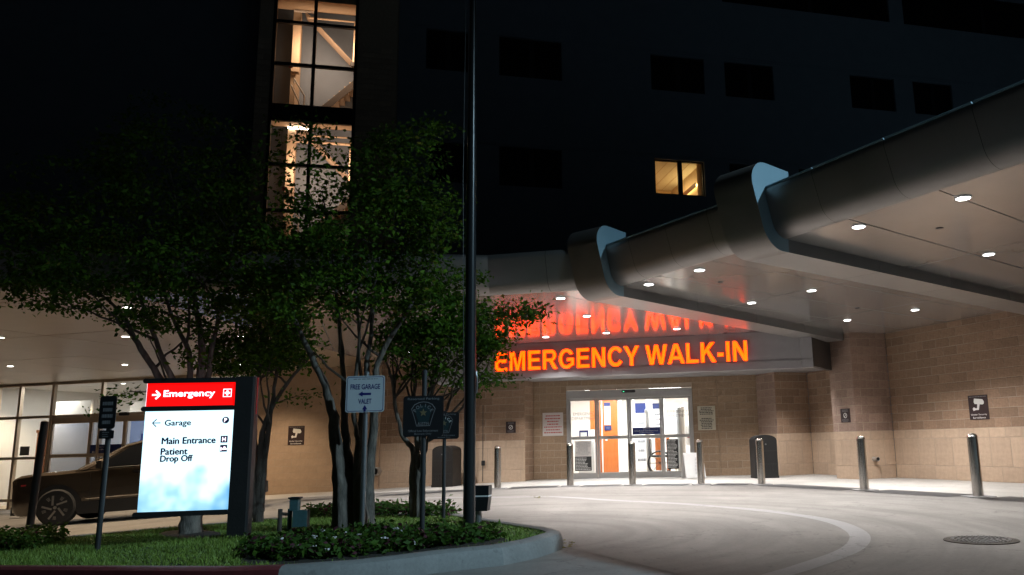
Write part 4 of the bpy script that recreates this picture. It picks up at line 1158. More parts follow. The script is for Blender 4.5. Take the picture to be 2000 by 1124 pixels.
for k in range(len(mu) - 1):
    zz = [GBASE, zfix, guv(30, 817)[1], zt] if k < 2 else [zh, zt]
    for j in range(len(zz) - 1): MB().quad([(mu[k] + 0.05, 0, zz[j]), (mu[k + 1] - 0.05, 0, zz[j]), (mu[k + 1] - 0.05, 0, zz[j + 1]), (mu[k] + 0.05, 0, zz[j + 1])]).build('pane', 'glass', lg)
# sliding leaves
us = [mu[2] + 0.05, guv(176, 860)[0], guv(243, 860)[0], guv(243, 860)[0] + 1.15, mu[4] + 0.9]
for k in range(4):
    f = MB(); u0, u1 = us[k], us[k + 1]; st = 0.07
    f.bb((u0, -0.03, GBASE), (u0 + st, 0.03, zh - 0.05)); f.bb((u1 - st, -0.03, GBASE), (u1, 0.03, zh - 0.05)); f.bb((u0 + st, -0.03, zh - 0.25), (u1 - st, 0.03, zh - 0.05)); f.bb((u0 + st, -0.03, zmid - 0.06), (u1 - st, 0.03, zmid + 0.06)); f.bb((u0 + st, -0.03, GBASE), (u1 - st, 0.03, GBASE + 0.2))
    o = f.build('door_leaf', 'bronzealu', lg)
    for z0, z1 in ((GBASE + 0.2, zmid - 0.06), (zmid + 0.06, zh - 0.25)): MB().quad([(u0 + st, 0, z0), (u1 - st, 0, z0), (u1 - st, 0, z1), (u0 + st, 0, z1)]).build('pane', 'glassblue', o)
    if k == 1:
        nb = MB().bb((u0 + st, -0.035, zmid + 0.06), (u1 - st, -0.031, zmid + 0.34)).build('blue_notice', 'navy', o)
        text('lettering', 'Not an Entrance', nb, (u0 + u1) / 2 - 0.15, -0.037, zmid + 0.27, 'printwhite', width=0.5, height=0.06)
        text('lettering', 'Main Lobby', nb, (u0 + u1) / 2 - 0.22, -0.037, zmid + 0.18, 'printwhite', width=0.36, height=0.055)
        mb = MB(); xa = u0 + 0.16; mb.plate([(xa, zmid + 0.10), (xa + 0.05, zmid + 0.135), (xa + 0.05, zmid + 0.11), (xa + 0.12, zmid + 0.11), (xa + 0.12, zmid + 0.09), (xa + 0.05, zmid + 0.09), (xa + 0.05, zmid + 0.065)], -0.038, -0.035); mb.build('arrow', 'printwhite', nb)
sx = us[2]; MB().plate(rrect(sx - 0.18, zh - 0.06, sx + 0.18, zh + 0.05, 0.04), -0.14, -0.06).build('motion_sensor', 'blackplastic', lg)
# drop-off lobby
dl = thing('drop_off_lobby', 'white-walled lobby with chairs behind the bronze-framed glass front', 'lobby', (GB.x, GB.y, 0), gang)
rm = MB(); D = 5.0
rm.quad([(-1, D, GBASE), (GL, D, GBASE), (GL, D, SOF), (-1, D, SOF)], 0); rm.quad([(-1, 0.1, GBASE + 0.01), (GL, 0.1, GBASE + 0.01), (GL, D, GBASE + 0.01), (-1, D, GBASE + 0.01)], 1)
rm.quad([(-1, 0.1, SOF), (-1, D, SOF), (GL, D, SOF), (GL, 0.1, SOF)], 2); rm.quad([(-1, 0.1, GBASE), (-1, D, GBASE), (-1, D, SOF), (-1, 0.1, SOF)], 0); rm.quad([(GL, 0.1, GBASE), (GL, 0.1, SOF), (GL, D, SOF), (GL, D, GBASE)], 0)
rm.build('room_shell', ['wallwhite', 'lobbyfloor', 'ceilwhite'], dl)
z90 = guv(150, 778)[1]
MB().bb((mu[1] + 0.06, 1.2, GBASE + 0.02), (mu[2] + 0.3, 1.28, z90)).build('white_partition', 'wallwhite', dl)
MB().bb((mu[2] + 0.3, 3.0, GBASE + 0.02), (us[4], 3.08, zh + 0.1)).build('blue_wall', 'bluewall', dl)
MB().bb((mu[2] + 1.2, 2.6, GBASE + 0.02), (mu[2] + 1.75, 2.9, zh - 0.6)).build('cabinet', 'navy', dl)
MB().bb((mu[2] + 0.3, 2.9, zh + 0.1), (GL - 0.2, 3.0, z90)).build('bulkhead', 'wallwhite', dl)
MB().bb((mu[3] - 0.55, 2.85, zh + 0.35), (mu[3] - 0.2, 2.9, zh + 0.42)).build('exit_light', 'palewhite', dl)
MB().bb((mu[0], 1.6, GBASE), (mu[1] - 0.35, 1.7, zfix + 0.9)).build('wood_screen', 'brownwood', dl); MB().bb((mu[0], 1.55, zfix + 0.9), (mu[1] + 0.1, 1.7, zfix + 1.0)).build('wood_rail', 'brownwood', dl)
nt_ = MB().bb((guv(42, 885)[0], -0.062, zfix + 0.10), (guv(60, 885)[0], -0.058, zfix + 0.40)).build('accessible_notice', 'printgrey', lg)
for i, (u, y) in enumerate(((mu[0] + 0.6, 0.8), (mu[1] + 0.5, 0.75), (mu[2] + 0.35, 1.4))):
    p = Vector((GB.x, GB.y)) + gd * u + Vector((-gd.y, gd.x)) * y
    ch = thing('waiting_chair', ['black waiting chair at the far left edge behind the glass', 'black waiting chair behind the railing and the steel bollard', 'black waiting chair inside the drop-off doors left of the car mirror'][i], 'chair', (p.x, p.y, GBASE + 0.01), gang + 0.3 * i, 'chairs in the drop-off lobby')
    MB().bb((-0.28, -0.25, 0.40), (0.28, 0.25, 0.48)).build('seat', 'blackplastic', ch); MB().plate(rrect(-0.28, 0.5, 0.28, 0.92, 0.08), 0.2, 0.26).build('backrest', 'blackplastic', ch)
    for sx_, sy_ in ((-1, -1), (1, -1), (1, 1), (-1, 1)): MB().tube([(0.24 * sx_, 0.21 * sy_, 0), (0.24 * sx_, 0.21 * sy_, 0.4)], 0.014, 6).build('leg', 'galv', ch)
for lx in (1.6, 5.2, 8.6):
    for ly in (0.75, 2.2):
        MB().bb((lx - 0.3, ly - 0.3, SOF - 0.02), (lx + 0.3, ly + 0.3, SOF - 0.01)).build('ceiling_panel', 'ceilwhite', dl)
        l = bpy.data.lights.new('lobby_lamp', 'AREA'); l.energy = 55 if lx < 5 else 26; l.size = 0.6; l.color = (1, 0.95, 0.88)
        lo = bpy.data.objects.new('lobby_lamp', l); COL.objects.link(lo); lo.parent = dl; lo.location = (lx, ly, SOF - 0.04)
# black railing in front of the glass
ra, rb = ground(-70, 998), ground(72, 988)
rl = thing('railing', 'low black metal railing at the far left edge, in front of the glass', 'railing', (ra.x, ra.y, 0), math.atan2(rb.y - ra.y, rb.x - ra.x))
RLn = (Vector((rb.x, rb.y)) - Vector((ra.x, ra.y))).length; zg = gz(rb.x)
MB().tube([(0, 0, zg + 0.92), (RLn, 0, zg + 0.92)], 0.022, 8).build('handrail', 'blackplastic', rl); MB().tube([(0, 0, zg + 0.10), (RLn, 0, zg + 0.10)], 0.016, 8).build('bottom_rail', 'blackplastic', rl)
k = 0.06
while k < RLn: MB().tube([(k, 0, zg + 0.10), (k, 0, zg + 0.92)], 0.008, 6).build('baluster', 'blackplastic', rl); k += 0.13

# ================================================================== BOLLARDS
def make_bollard(p, label, h=1.02, group='steel bollards along the walkway'):
    t = thing('bollard', label, 'bollard', (p.x, p.y, gz(p.x)), 0, group); return t
me_post = MB().lathe([(0.084, 0.0), (0.084, 0.955)], n=28).mesh('post', 'steel', True)
me_cap = MB().lathe([(0.0845, 0.955), (0.081, 0.985), (0.062, 1.008), (0.03, 1.02), (0.004, 1.024)], n=28).mesh('dome_cap', 'steel', True)
me_pad = MB().box((0, 0, 0.010), (0.42, 0.40, 0.012)).mesh('base_pad', 'bandconc')
for p, lb in zip(BOLL + [ground(45, 1012)], ('leftmost steel bollard under the EMERGENCY WALK-IN sign, beside the dark flagpole', 'steel bollard in front of the left edge of the glass doors', 'steel bollard in front of the middle of the glass doors', 'steel bollard in front of the right edge of the glass doors',
        'steel bollard in front of the black bin', 'steel bollard in front of the rosy block pillar', 'rightmost and nearest steel bollard, below the camera sign', 'steel bollard behind the nose of the parked car')):
    t = make_bollard(p, lb)
    link('post', me_post, t); link('dome_cap', me_cap, t); link('base_pad', me_pad, t)

# ================================================================== BINS, PIPES, WALL SIGNS
def bin_(p, rz, label, mat, W=0.62, Hh=1.12, Dp=0.55):
    t = thing('litter_bin', label, 'litter bin', (p.x, p.y, gz(p.x)), rz)
    body = [(-W / 2, 0.05), (W / 2, 0.05), (W / 2, Hh - 0.14)] + [(W / 2 * math.cos(a), Hh - 0.14 + 0.14 * math.sin(a)) for a in np.linspace(0.25, math.pi - 0.25, 9)] + [(-W / 2, Hh - 0.14)]
    MB().plate(body, -Dp / 2, Dp / 2).build('body', mat, t)
    MB().bb((-W / 2 - 0.01, -Dp / 2 - 0.01, 0), (W / 2 + 0.01, Dp / 2 + 0.01, 0.06)).build('plinth', mat, t)
    op = [(-0.2, Hh - 0.34), (0.2, Hh - 0.34), (0.2, Hh - 0.20)] + [(0.2 * math.cos(a), Hh - 0.20 + 0.08 * math.sin(a)) for a in np.linspace(0.2, math.pi - 0.2, 7)] + [(-0.2, Hh - 0.20)]
    f = MB().plate(op, -Dp / 2 - 0.006, -Dp / 2 + 0.0).build('flap', 'blackplastic', t)
    MB().lathe([(0.022, -Dp / 2 - 0.02), (0.022, -Dp / 2 - 0.006)], (0, 0, Hh - 0.24), 12, 'Y').build('lock', 'galv', f)
    for r in range(2):
        for k in range(6): MB().bb((-0.24 + k * 0.08, -Dp / 2 - 0.008, 0.18 + r * 0.09), (-0.19 + k * 0.08, -Dp / 2, 0.24 + r * 0.09)).build('grille_slot', 'blackplastic', t)
    for z in (0.35, Hh - 0.42): MB().bb((-0.27, -Dp / 2 - 0.006, z), (0.27, -Dp / 2, z + 0.015)).build('door_edge', 'darkpost', t)
bin_(ground(872, 951), -0.25, 'brown-black litter bin with arched top behind the dark sign posts', 'binbrown')
bin_(ground(1494, 934), 0.12, 'black litter bin with rounded top right of the glass doors', 'blackplastic', 0.60, 1.10, 0.45)
def pipe(x, y, a, b, r, label):
    p = onplane(x, y, a, b); d = U(Vector(a), Vector(b)); rz = math.atan2(d.y, d.x)
    t = thing('drain_pipe', label, 'drain pipe', (p.x, p.y, p.z), rz)
    n_ = 20; mb = MB()
    for rr, y0 in ((r, 0.02), (r, -0.16), (r * 0.82, -0.16), (r * 0.82, -0.02)):
        for k in range(n_): a_ = 2 * math.pi * k / n_; mb.v.append((rr * math.cos(a_), y0, rr * math.sin(a_)))
    for k in range(3):
        for j in range(n_): mb.f.append((k * n_ + j, k * n_ + (j + 1) % n_, (k + 1) * n_ + (j + 1) % n_, (k + 1) * n_ + j)); mb.m.append(0)
    mb.build('pipe', 'aluminium', t, smooth=True); MB().lathe([(r * 0.82, -0.03), (r * 0.82, -0.025)], (0, 0, 0), 20, 'Y').build('dark_bore', 'blackplastic', t)
pipe(737, 921, (-11.4, 25.85), (-7.0, 24.68), 0.125, 'round overflow pipe stub low on the tan wall behind the white sign post')
pipe(1706, 897, (5.81, 19.60), (6.83, 20.05), 0.055, 'small round overflow pipe stub low on the rosy pillar')
hb = onplane(939, 908, (-3.85, 23.62), (-2.50, 23.35)); t = thing('wall_tap', 'small black tap and conduit at the corner of the short pillar', 'tap', (hb.x + 0.06, hb.y - 0.02, gz(hb.x)))
MB().tube([(0, 0, 0.05), (0, 0, 2.2)], 0.010, 6).build('conduit', 'darkpost', t); MB().box((0.02, -0.04, hb.z + 0.1), (0.09, 0.08, 0.14)).build('tap_box', 'blackplastic', t)
def wall_sign(name, label, px, a, b, w_, h_, mat, category='sign'):
    d = U(Vector(a), Vector(b)); p = onplane(px[0], px[1], a, b); nrm = Vector((d.y, -d.x))
    t = thing(name, label, category, (p.x + nrm.x * 0.012, p.y + nrm.y * 0.012, p.z), math.atan2(d.y, d.x))
    MB().plate(rrect(-w_ / 2, -h_ / 2, w_ / 2, h_ / 2, 0.006, 2), -0.004, 0.004).build('plate', mat, t)
    return t
def camera_sign(label, px, a, b, w_, h_):
    t = wall_sign('security_sign', label, px, a, b, w_, h_, 'signbrown')
    k = w_ / 0.42; s = lambda pts: [(x * k, z * h_ / 0.42 if False else z * k) for x, z in pts]
    zo = 0.04 * h_ / 0.42
    MB().plate([(x * k, z * k + zo) for x, z in ((-0.09, 0.055), (-0.075, 0.115), (0.10, 0.095), (0.13, 0.055), (0.125, 0.02), (0.095, 0.005), (-0.075, 0.02))], -0.007, -0.0045).build('camera_icon', 'printwhite', t)
    MB().plate([(x * k, z * k + zo) for x, z in ((-0.015, 0.015), (0.035, 0.01), (0.005, -0.085), (-0.06, -0.085), (-0.11, -0.10), (-0.125, -0.06), (-0.10, -0.035), (-0.055, -0.055), (-0.03, -0.055))], -0.007, -0.0045).build('bracket_icon', 'printwhite', t)
    text('lettering', 'Under Security', t, 0, -0.0065, -h_ * 0.30, 'printwhite', width=w_ * 0.82, height=h_ * 0.085, bold=0.01); text('lettering', 'Surveillance', t, 0, -0.0065, -h_ * 0.42, 'printwhite', width=w_ * 0.66, height=h_ * 0.075, bold=0.01)
    print_lines(t, -w_ * 0.44, w_ * 0.44, h_ * 0.46, h_ * 0.41, 1, -0.0065, 'printgrey', 2, 0.5)
camera_sign('brown security camera sign on the plain tan wall between the trees', (579, 851), (-11.4, 25.85), (-7.0, 24.68), 0.58, 0.58)
camera_sign('brown security camera sign high on the long right wall', (1912, 796), (6.83, 20.05), (9.9, 12.83), 0.52, 0.52)
def nosmoke(label, px, a, b, w_=0.29, h_=0.32):
    t = wall_sign('no_smoking_sign', label, px, a, b, w_, h_, 'signbrown')
    mb = MB(); ring = [(0.055 * math.cos(a_), -0.006, 0.055 * math.sin(a_)) for a_ in np.linspace(0, 2 * math.pi, 25)]
    mb.tube(ring, 0.008, 6); mb.tube([(-0.035, -0.006, -0.035), (0.035, -0.006, 0.035)], 0.008, 6); mb.build('prohibition_ring', 'printwhite', t)
    print_lines(t, -w_ * 0.42, w_ * 0.42, h_ * 0.44, h_ * 0.26, 2, -0.0065, 'printgrey', 8, 0.45); print_lines(t, -w_ * 0.42, w_ * 0.42, -h_ * 0.24, -h_ * 0.46, 3, -0.0065, 'printgrey', 9, 0.4)
nosmoke('small brown no smoking sign on the short pillar left of the doors', (998, 835), (-3.85, 23.62), (-2.50, 23.35))
nosmoke('small brown no smoking sign on the rosy pillar', (1652, 812), (5.465, 20.38), (5.81, 19.60), 0.34, 0.33)
t = wall_sign('notice', 'white notice with red print left of the glass doors', (1080, 829), A0, A1, 0.60, 0.66, 'poster', 'notice')
print_lines(t, -0.26, 0.26, 0.28, -0.28, 7, -0.0065, 'printred', 12, 0.38)
t = wall_sign('notice', 'cream notice with black print right of the glass doors', (1380, 817), A0, A1, 0.50, 0.68, 'postercream', 'notice')
print_lines(t, -0.22, 0.22, 0.31, 0.09, 5, -0.0065, 'printblack', 13, 0.5); print_lines(t, -0.22, 0.22, 0.01, -0.31, 7, -0.0065, 'printblack', 14, 0.5)
p = ground(1355, 934); t = thing('floor_sign', 'white plastic folding floor sign leaning beside the right door jamb', 'floor sign', (p.x, p.y, 0), 0.25)
for s_ in (-1, 1):
    mb = MB(); mb.box((0, 0.10 * s_, 0.34), (0.56, 0.03, 0.68), R=Matrix.Rotation(0.26 * s_, 3, 'X')); mb.build('panel', 'palewhite', t)
print_lines(t, -0.02, 0.24, 0.55, 0.10, 12, -0.205, 'printgrey', 5, 0.25, 'L')

# ================================================================== WAYFINDING PYLON
pb = ground(470, 1049, 0.14); PZ = gz(pb.x) + 0.13
py_rz = math.atan(0.13)
py = thing('wayfinding_sign', 'lit hospital wayfinding pylon with red Emergency panel above a white panel', 'sign', (pb.x - 0.075, pb.y, PZ + 0.07), py_rz)
py.scale = (0.865, 0.865, 0.865)
# local: post on the right at x 0..0.27, panels to the left
post = MB(); pr = [(-0.06, -0.13), (0.165, -0.13), (0.19, -0.09), (0.19, 0.09), (0.165, 0.13), (-0.06, 0.13)]
post.prism(pr, -0.1, 2.06); post.build('post', 'blackplastic', py)
MB().bb((0.191, -0.02, 1.55), (0.196, 0.02, 2.05)).build('edge_strip', 'redpaint', py)
PX0, PX1 = -1.20, -0.075
def cab(z0, z1, name, mat):
    return MB().bb((PX0, -0.11, z0), (PX1, 0.11, z1)).build(name, mat, py)
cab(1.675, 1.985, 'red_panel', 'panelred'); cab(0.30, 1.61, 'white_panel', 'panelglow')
for z0, z1 in ((1.985, 2.05), (1.61, 1.675), (0.235, 0.30)):
    MB().plate(rrect(PX0 - 0.05, z0, PX1 + 0.02, z1, 0.03), -0.135, 0.135).build('divider_bar', 'blackplastic', py)
MB().bb((PX0 - 0.008, -0.10, 1.675), (PX0, 0.10, 1.985)).build('side_diffuser', 'panelwhite', py)
yl = -0.1125
def arrow(parent, x, z, L_, dirn, mat, th=0.014, hd=0.055, y=yl):
    mb = MB(); mb.bb((x - L_ / 2, y - 0.001, z - th / 2), (x + L_ / 2, y, z + th / 2))
    tip = x + dirn * L_ / 2
    for s_ in (-1, 1):
        c_ = Vector((tip - dirn * hd / 2, 0, z + s_ * hd / 2)); mb.box((c_.x + dirn * 0.002, y - 0.0015, c_.z), (hd * 1.42, 0.001, th), R=Matrix.Rotation(math.radians(45) * s_ * dirn, 3, 'Y'))
    mb.build('arrow', mat, parent)
arrow(py, -1.08, 1.83, 0.10, 1, 'panelwhite', 0.022, 0.055)
text('lettering', 'Emergency', py, -0.655, yl, 1.832, 'panelwhite', width=0.66, height=0.115, bold=0.022)
mb = MB(); x, z = -0.165, 1.842
for q in ((x - 0.055, x + 0.055, z + 0.046, z + 0.055), (x - 0.055, x + 0.055, z - 0.055, z - 0.046), (x - 0.055, x - 0.046, z - 0.046, z + 0.046), (x + 0.046, x + 0.055, z - 0.046, z + 0.046), (x - 0.035, x + 0.035, z - 0.012, z + 0.012), (x - 0.012, x + 0.012, z + 0.012, z + 0.035), (x - 0.012, x + 0.012, z - 0.035, z - 0.012)):
    mb.quad([(q[0], yl, q[2]), (q[1], yl, q[2]), (q[1], yl, q[3]), (q[0], yl, q[3])])
mb.build('cross_symbol', 'panelwhite', py)
arrow(py, -1.045, 1.455, 0.10, -1, 'navy', 0.012, 0.05)
fat_text('lettering', 'Garage', py, -0.775, yl, 1.442, 'navy', 0.33, 0.1, 0.0035)
fat_text('lettering', 'Main Entrance', py, -0.62, yl, 1.215, 'navy', 0.68, 0.085, 0.005)
fat_text('lettering', 'Patient', py, -0.795, yl, 1.075, 'navy', 0.335, 0.085, 0.005)
fat_text('lettering', 'Drop Off', py, -0.760, yl, 0.970, 'navy', 0.405, 0.105, 0.005)
mb = MB(); mb.plate([(-0.165 + 0.045 * math.cos(a), 1.475 + 0.045 * math.sin(a)) for a in np.linspace(0, 2 * math.pi, 25)[:-1]], yl - 0.001, yl + 0.002); o = mb.build('parking_symbol', 'navy', py); text('lettering', 'P', o, -0.165, yl - 0.003, 1.475, 'panelwhite', height=0.055, bold=0.02)
o = MB().bb((-0.215, yl - 0.001, 1.175), (-0.125, yl + 0.002, 1.265)).build('hospital_symbol', 'navy', py); text('lettering', 'H', o, -0.17, yl - 0.003, 1.22, 'panelwhite', height=0.055, bold=0.03)
o = MB().bb((-0.215, yl - 0.001, 1.055), (-0.125, yl + 0.002, 1.145)).build('drop_off_symbol', 'navy', py)
mb = MB(); mb.plate([(-0.185, 1.08), (-0.13, 1.08), (-0.13, 1.10), (-0.142, 1.105), (-0.148, 1.122), (-0.170, 1.122), (-0.176, 1.105), (-0.185, 1.10)], yl - 0.004, yl - 0.002); mb.plate([(-0.207, 1.07), (-0.195, 1.07), (-0.195, 1.115), (-0.207, 1.115)], yl - 0.004, yl - 0.002); mb.build('car_icon', 'panelwhite', o)

# ================================================================== POSTED SIGNS
def post_sign(px, off, label, w_, h_, zc, ptop, mat, face, r=0.032, name='post_sign', lean=(0, 0), postmat='galv'):
    p = ground(px[0], px[1], off); zb = gz(p.x) + off - 0.02
    t = thing(name, label, 'sign', (p.x, p.y, zb), 0)
    mb = MB(); mb.tube([(0, 0, -0.1), (lean[0], lean[1], ptop)], r, 12); po = mb.build('post', postmat, t, smooth=True)
    MB().lathe([(r * 1.05, 0), (r * 1.05, 0.02), (r * 0.5, 0.04)], (lean[0], lean[1], ptop), 12).build('post_cap', postmat, po)
    pl = MB().plate(rrect(-w_ / 2, zc - h_ / 2, w_ / 2, zc + h_ / 2, 0.03), -r - 0.008, -r - 0.003).build('plate', mat, t)
    face(t, pl, w_, h_, zc, -r - 0.0095)
    return t
def face_free(t, pl, w_, h_, zc, y):
    mb = MB(); a = rrect(-w_ / 2 + 0.012, zc - h_ / 2 + 0.012, w_ / 2 - 0.012, zc + h_ / 2 - 0.012, 0.025); b = rrect(-w_ / 2 + 0.018, zc - h_ / 2 + 0.018, w_ / 2 - 0.018, zc + h_ / 2 - 0.018, 0.022)
    for k in range(len(a)): k2 = (k + 1) % len(a); mb.quad([(a[k][0], y, a[k][1]), (a[k2][0], y, a[k2][1]), (b[k2][0], y, b[k2][1]), (b[k][0], y, b[k][1])])
    mb.build('border', 'signblue', t)
    text('lettering', 'FREE GARAGE', t, 0, y, zc + 0.085, 'signblue', width=0.35, height=0.062, bold=0.02); text('lettering', 'VALET', t, 0, y, zc - 0.085, 'signblue', width=0.155, height=0.058, bold=0.02)
    MB().plate([(-0.08, zc), (-0.03, zc + 0.03), (-0.03, zc + 0.013), (0.07, zc + 0.013), (0.07, zc - 0.013), (-0.03, zc - 0.013), (-0.03, zc - 0.03)], y - 0.001, y + 0.001).build('arrow', 'signblue', t)
    MB().plate([(0.0, zc - 0.13), (-0.03, zc - 0.18), (-0.012, zc - 0.18), (-0.012, zc - 0.205), (0.012, zc - 0.205), (0.012, zc - 0.18), (0.03, zc - 0.18)], y - 0.001, y + 0.001).build('arrow', 'signblue', t)
    print_lines(t, -0.2, 0.2, zc + 0.185, zc + 0.165, 1, y, 'printgrey', 3, 0.4)
    for zz in (zc + 0.20, zc - 0.215): MB().lathe([(0.007, y - 0.004), (0.007, y)], (0, 0, zz), 8, 'Y').build('bolt', 'galv', pl)
def face_police(t, pl, w_, h_, zc, y):
    k = w_ / 0.45
    text('lettering', 'Reserved Parking', t, 0, y, zc + h_ * 0.42, 'printgrey', width=w_ * 0.78, height=h_ * 0.075)
    sh = [(-0.075, -0.135), (0.075, -0.135), (0.105, -0.03), (0.135, 0.055), (0.10, 0.105), (0.05, 0.128), (0, 0.135), (-0.05, 0.128), (-0.10, 0.105), (-0.135, 0.055), (-0.105, -0.03)]
    zo = zc + 0.025 * k
    def outl(scale, wd, mat, nm):
        mb = MB()
        for i in range(len(sh)):
            a, b = sh[i], sh[(i + 1) % len(sh)]; s0, s1 = scale * k, (scale - wd) * k
            mb.quad([(a[0] * s0, y, a[1] * s0 + zo), (b[0] * s0, y, b[1] * s0 + zo), (b[0] * s1, y, b[1] * s1 + zo), (a[0] * s1, y, a[1] * s1 + zo)])
        mb.build(nm, mat, t)
    outl(1.0, 0.05, 'printgrey', 'badge_outline')
    MB().plate([(x * 0.72 * k, z * 0.72 * k + zo) for x, z in sh], y + 0.0005, y + 0.001).build('badge_field', 'printteal', t)
    # POLICE along an arc
    for i, chh in enumerate('POLICE'):
        a = math.radians(62 - 124 * i / 5); V, F = text_geo(chh, height=0.038 * k, bold=0.01)
        mb = MB(); ca, sa = math.cos(-a), math.sin(-a)
        R0 = 0.105 * k
        for v in V:
            xx, zz = v[0], v[1] + R0; a2 = -a
            mb.v.append((xx * math.cos(a) - zz * math.sin(a), y - 0.001, xx * math.sin(a) + zz * math.cos(a) + zo - 0.012 * k))
        mb.f = F; mb.m = [0] * len(F); me = bpy.data.meshes.new('lettering'); me.from_pydata(mb.v, [], mb.f); me.materials.append(MATS['printwhite' if k < 0.9 else 'printgrey']); link('lettering', me, t)
    st = [((0.045 if i % 2 == 0 else 0.019) * k * math.sin(math.pi * i / 5), (0.045 if i % 2 == 0 else 0.019) * k * math.cos(math.pi * i / 5) + zo + 0.012 * k) for i in range(10)]
    MB().plate(st[::-1], y - 0.002, y).build('star', 'printgold', t)
    text('lettering', 'AUSTIN', t, 0, y - 0.001, zo - 0.108 * k, 'printgrey', width=0.125 * k, height=0.032 * k, bold=0.01)
    text('lettering', 'Official Law Enforcement', t, 0, y, zc - h_ * 0.36, 'printgrey', width=w_ * 0.74, height=h_ * 0.055); text('lettering', 'Business Only', t, 0, y, zc - h_ * 0.44, 'printgrey', width=w_ * 0.42, height=h_ * 0.055)
def face_small(t, pl, w_, h_, zc, y):
    print_lines(t, -w_ * 0.36, w_ * 0.36, zc + h_ * 0.36, zc - h_ * 0.40, 4, y, 'printgrey', 6, 0.55)
    MB().plate(rrect(-w_ * 0.38, zc - h_ * 0.80, w_ * 0.38 + 0.02, zc - h_ * 0.55, 0.012), y, y + 0.005).build('lower_plate', 'signblack', t)
    print_lines(t, -w_ * 0.28, w_ * 0.28, zc - h_ * 0.58, zc - h_ * 0.77, 3, y - 0.0015, 'printgrey', 7, 0.45)
def zrel(px, py_, base_px, off):
    p = ground(*base_px, off); q = aty(px, py_, p.y); return q.z - (gz(p.x) + off - 0.02)
b_ = (707, 1034); zt_ = zrel(713, 735, b_, 0.15); zb_ = zrel(712, 806, b_, 0.15)
post_sign(b_, 0.15, 'white and blue FREE GARAGE and VALET arrow sign on a steel post', 0.455, zt_ - zb_, (zt_ + zb_) / 2, zt_ + 0.02, 'signwhite', face_free, 0.032)
b_ = (824, 1055); zt_ = zrel(828, 774, b_, 0.15); zb_ = zrel(828, 853, b_, 0.15)
post_sign(b_, 0.15, 'black reserved police parking sign nearest the kerb, facing the street', 0.405, zt_ - zb_, (zt_ + zb_) / 2, zrel(828, 730, b_, 0.15), 'signblack', face_police, 0.026, postmat='darkpost')
b_ = (866, 1012); zt_ = zrel(868, 806, b_, 0.15); zb_ = zrel(868, 858, b_, 0.15)
post_sign(b_, 0.15, 'dark reserved police parking sign farther back, half hidden behind the nearer one', 0.385, zt_ - zb_, (zt_ + zb_) / 2, zt_ - 0.02, 'signblack', face_police, 0.024, postmat='darkpost')
b_ = (190, 1073); zt_ = zrel(212, 774, b_, 0.15); zb_ = zrel(207, 838, b_, 0.15)
post_sign(b_, 0.15, 'dark narrow two-plate sign on a post in front of the car', 0.19, zt_ - zb_, (zt_ + zb_) / 2, zt_ - 0.05, 'signblack', face_small, 0.028, postmat='darkpost', lean=(0.015, 0))
p = ground(54, 1054, 0.12); t = thing('marker_post', 'plain black marker post leaning at the far left, before the car nose', 'post', (p.x, p.y, gz(p.x) + 0.1))
MB().tube([(0, 0, -0.1), (0.07, 0, aty(85, 828, p.y).z - gz(p.x) - 0.1)], 0.05, 12).build('post', 'darkpost', t, smooth=True); q = aty(85, 828, p.y).z - gz(p.x) - 0.1
MB().lathe([(0.052, 0), (0.045, 0.03), (0.01, 0.045)], (0.07, 0, q), 12).build('cap', 'darkpost', t, smooth=True)

# flagpole --------------------------------------------------------------
p = ground(916, 1034, 0.15); t = thing('flagpole', 'tall dark flagpole with a thin rope rising out of frame', 'flagpole', (p.x, p.y, gz(p.x) + 0.13))
mb = MB(); mb.tube([(0, 0, -0.1), (0, 0, 2.0), (0.0, 0, 4.0), (0, 0, 7.0), (0.0, 0, 9.5)], [0.066, 0.064, 0.054, 0.032, 0.022], 24); mb.build('shaft', 'polepaint', t, smooth=True)
MB().lathe([(0.11, 0.0), (0.11, 0.03), (0.08, 0.06)], (0, 0, -0.02), 24).build('base_collar', 'polepaint', t)
MB().tube([(-0.06, -0.06, 1.5), (-0.09, -0.05, 4.0), (-0.06, -0.03, 9.4)], 0.004, 5).build('rope', 'darkpost', t); MB().tube([(0.075, -0.03, 1.48), (0.085, -0.04, 1.56), (0.082, -0.04, 1.66), (0.07, -0.03, 1.72)], 0.012, 6).build('cleat', 'galv', t)
# service pedestal behind the flagpole
p = ground(940, 1020, 0.15); t = thing('service_pedestal', 'small black service box on a short post beside the flagpole base', 'service box', (p.x, p.y, gz(p.x) + 0.13), -0.1)
MB().tube([(-0.04, 0, -0.05), (-0.04, 0, 0.16)], 0.045, 12).build('post', 'galv', t)
MB().plate([(-0.12, 0.15), (0.085, 0.15), (0.105, 0.31), (-0.12, 0.31)], -0.07, 0.07).build('box', 'signblack', t); MB().plate([(-0.12, 0.33), (0.105, 0.33), (0.108, 0.44), (-0.12, 0.44)], -0.075, 0.075).build('lid', 'signblack', t); MB().bb((-0.12, -0.073, 0.312), (0.104, 0.073, 0.328)).build('pale_seam', 'palewhite', t)
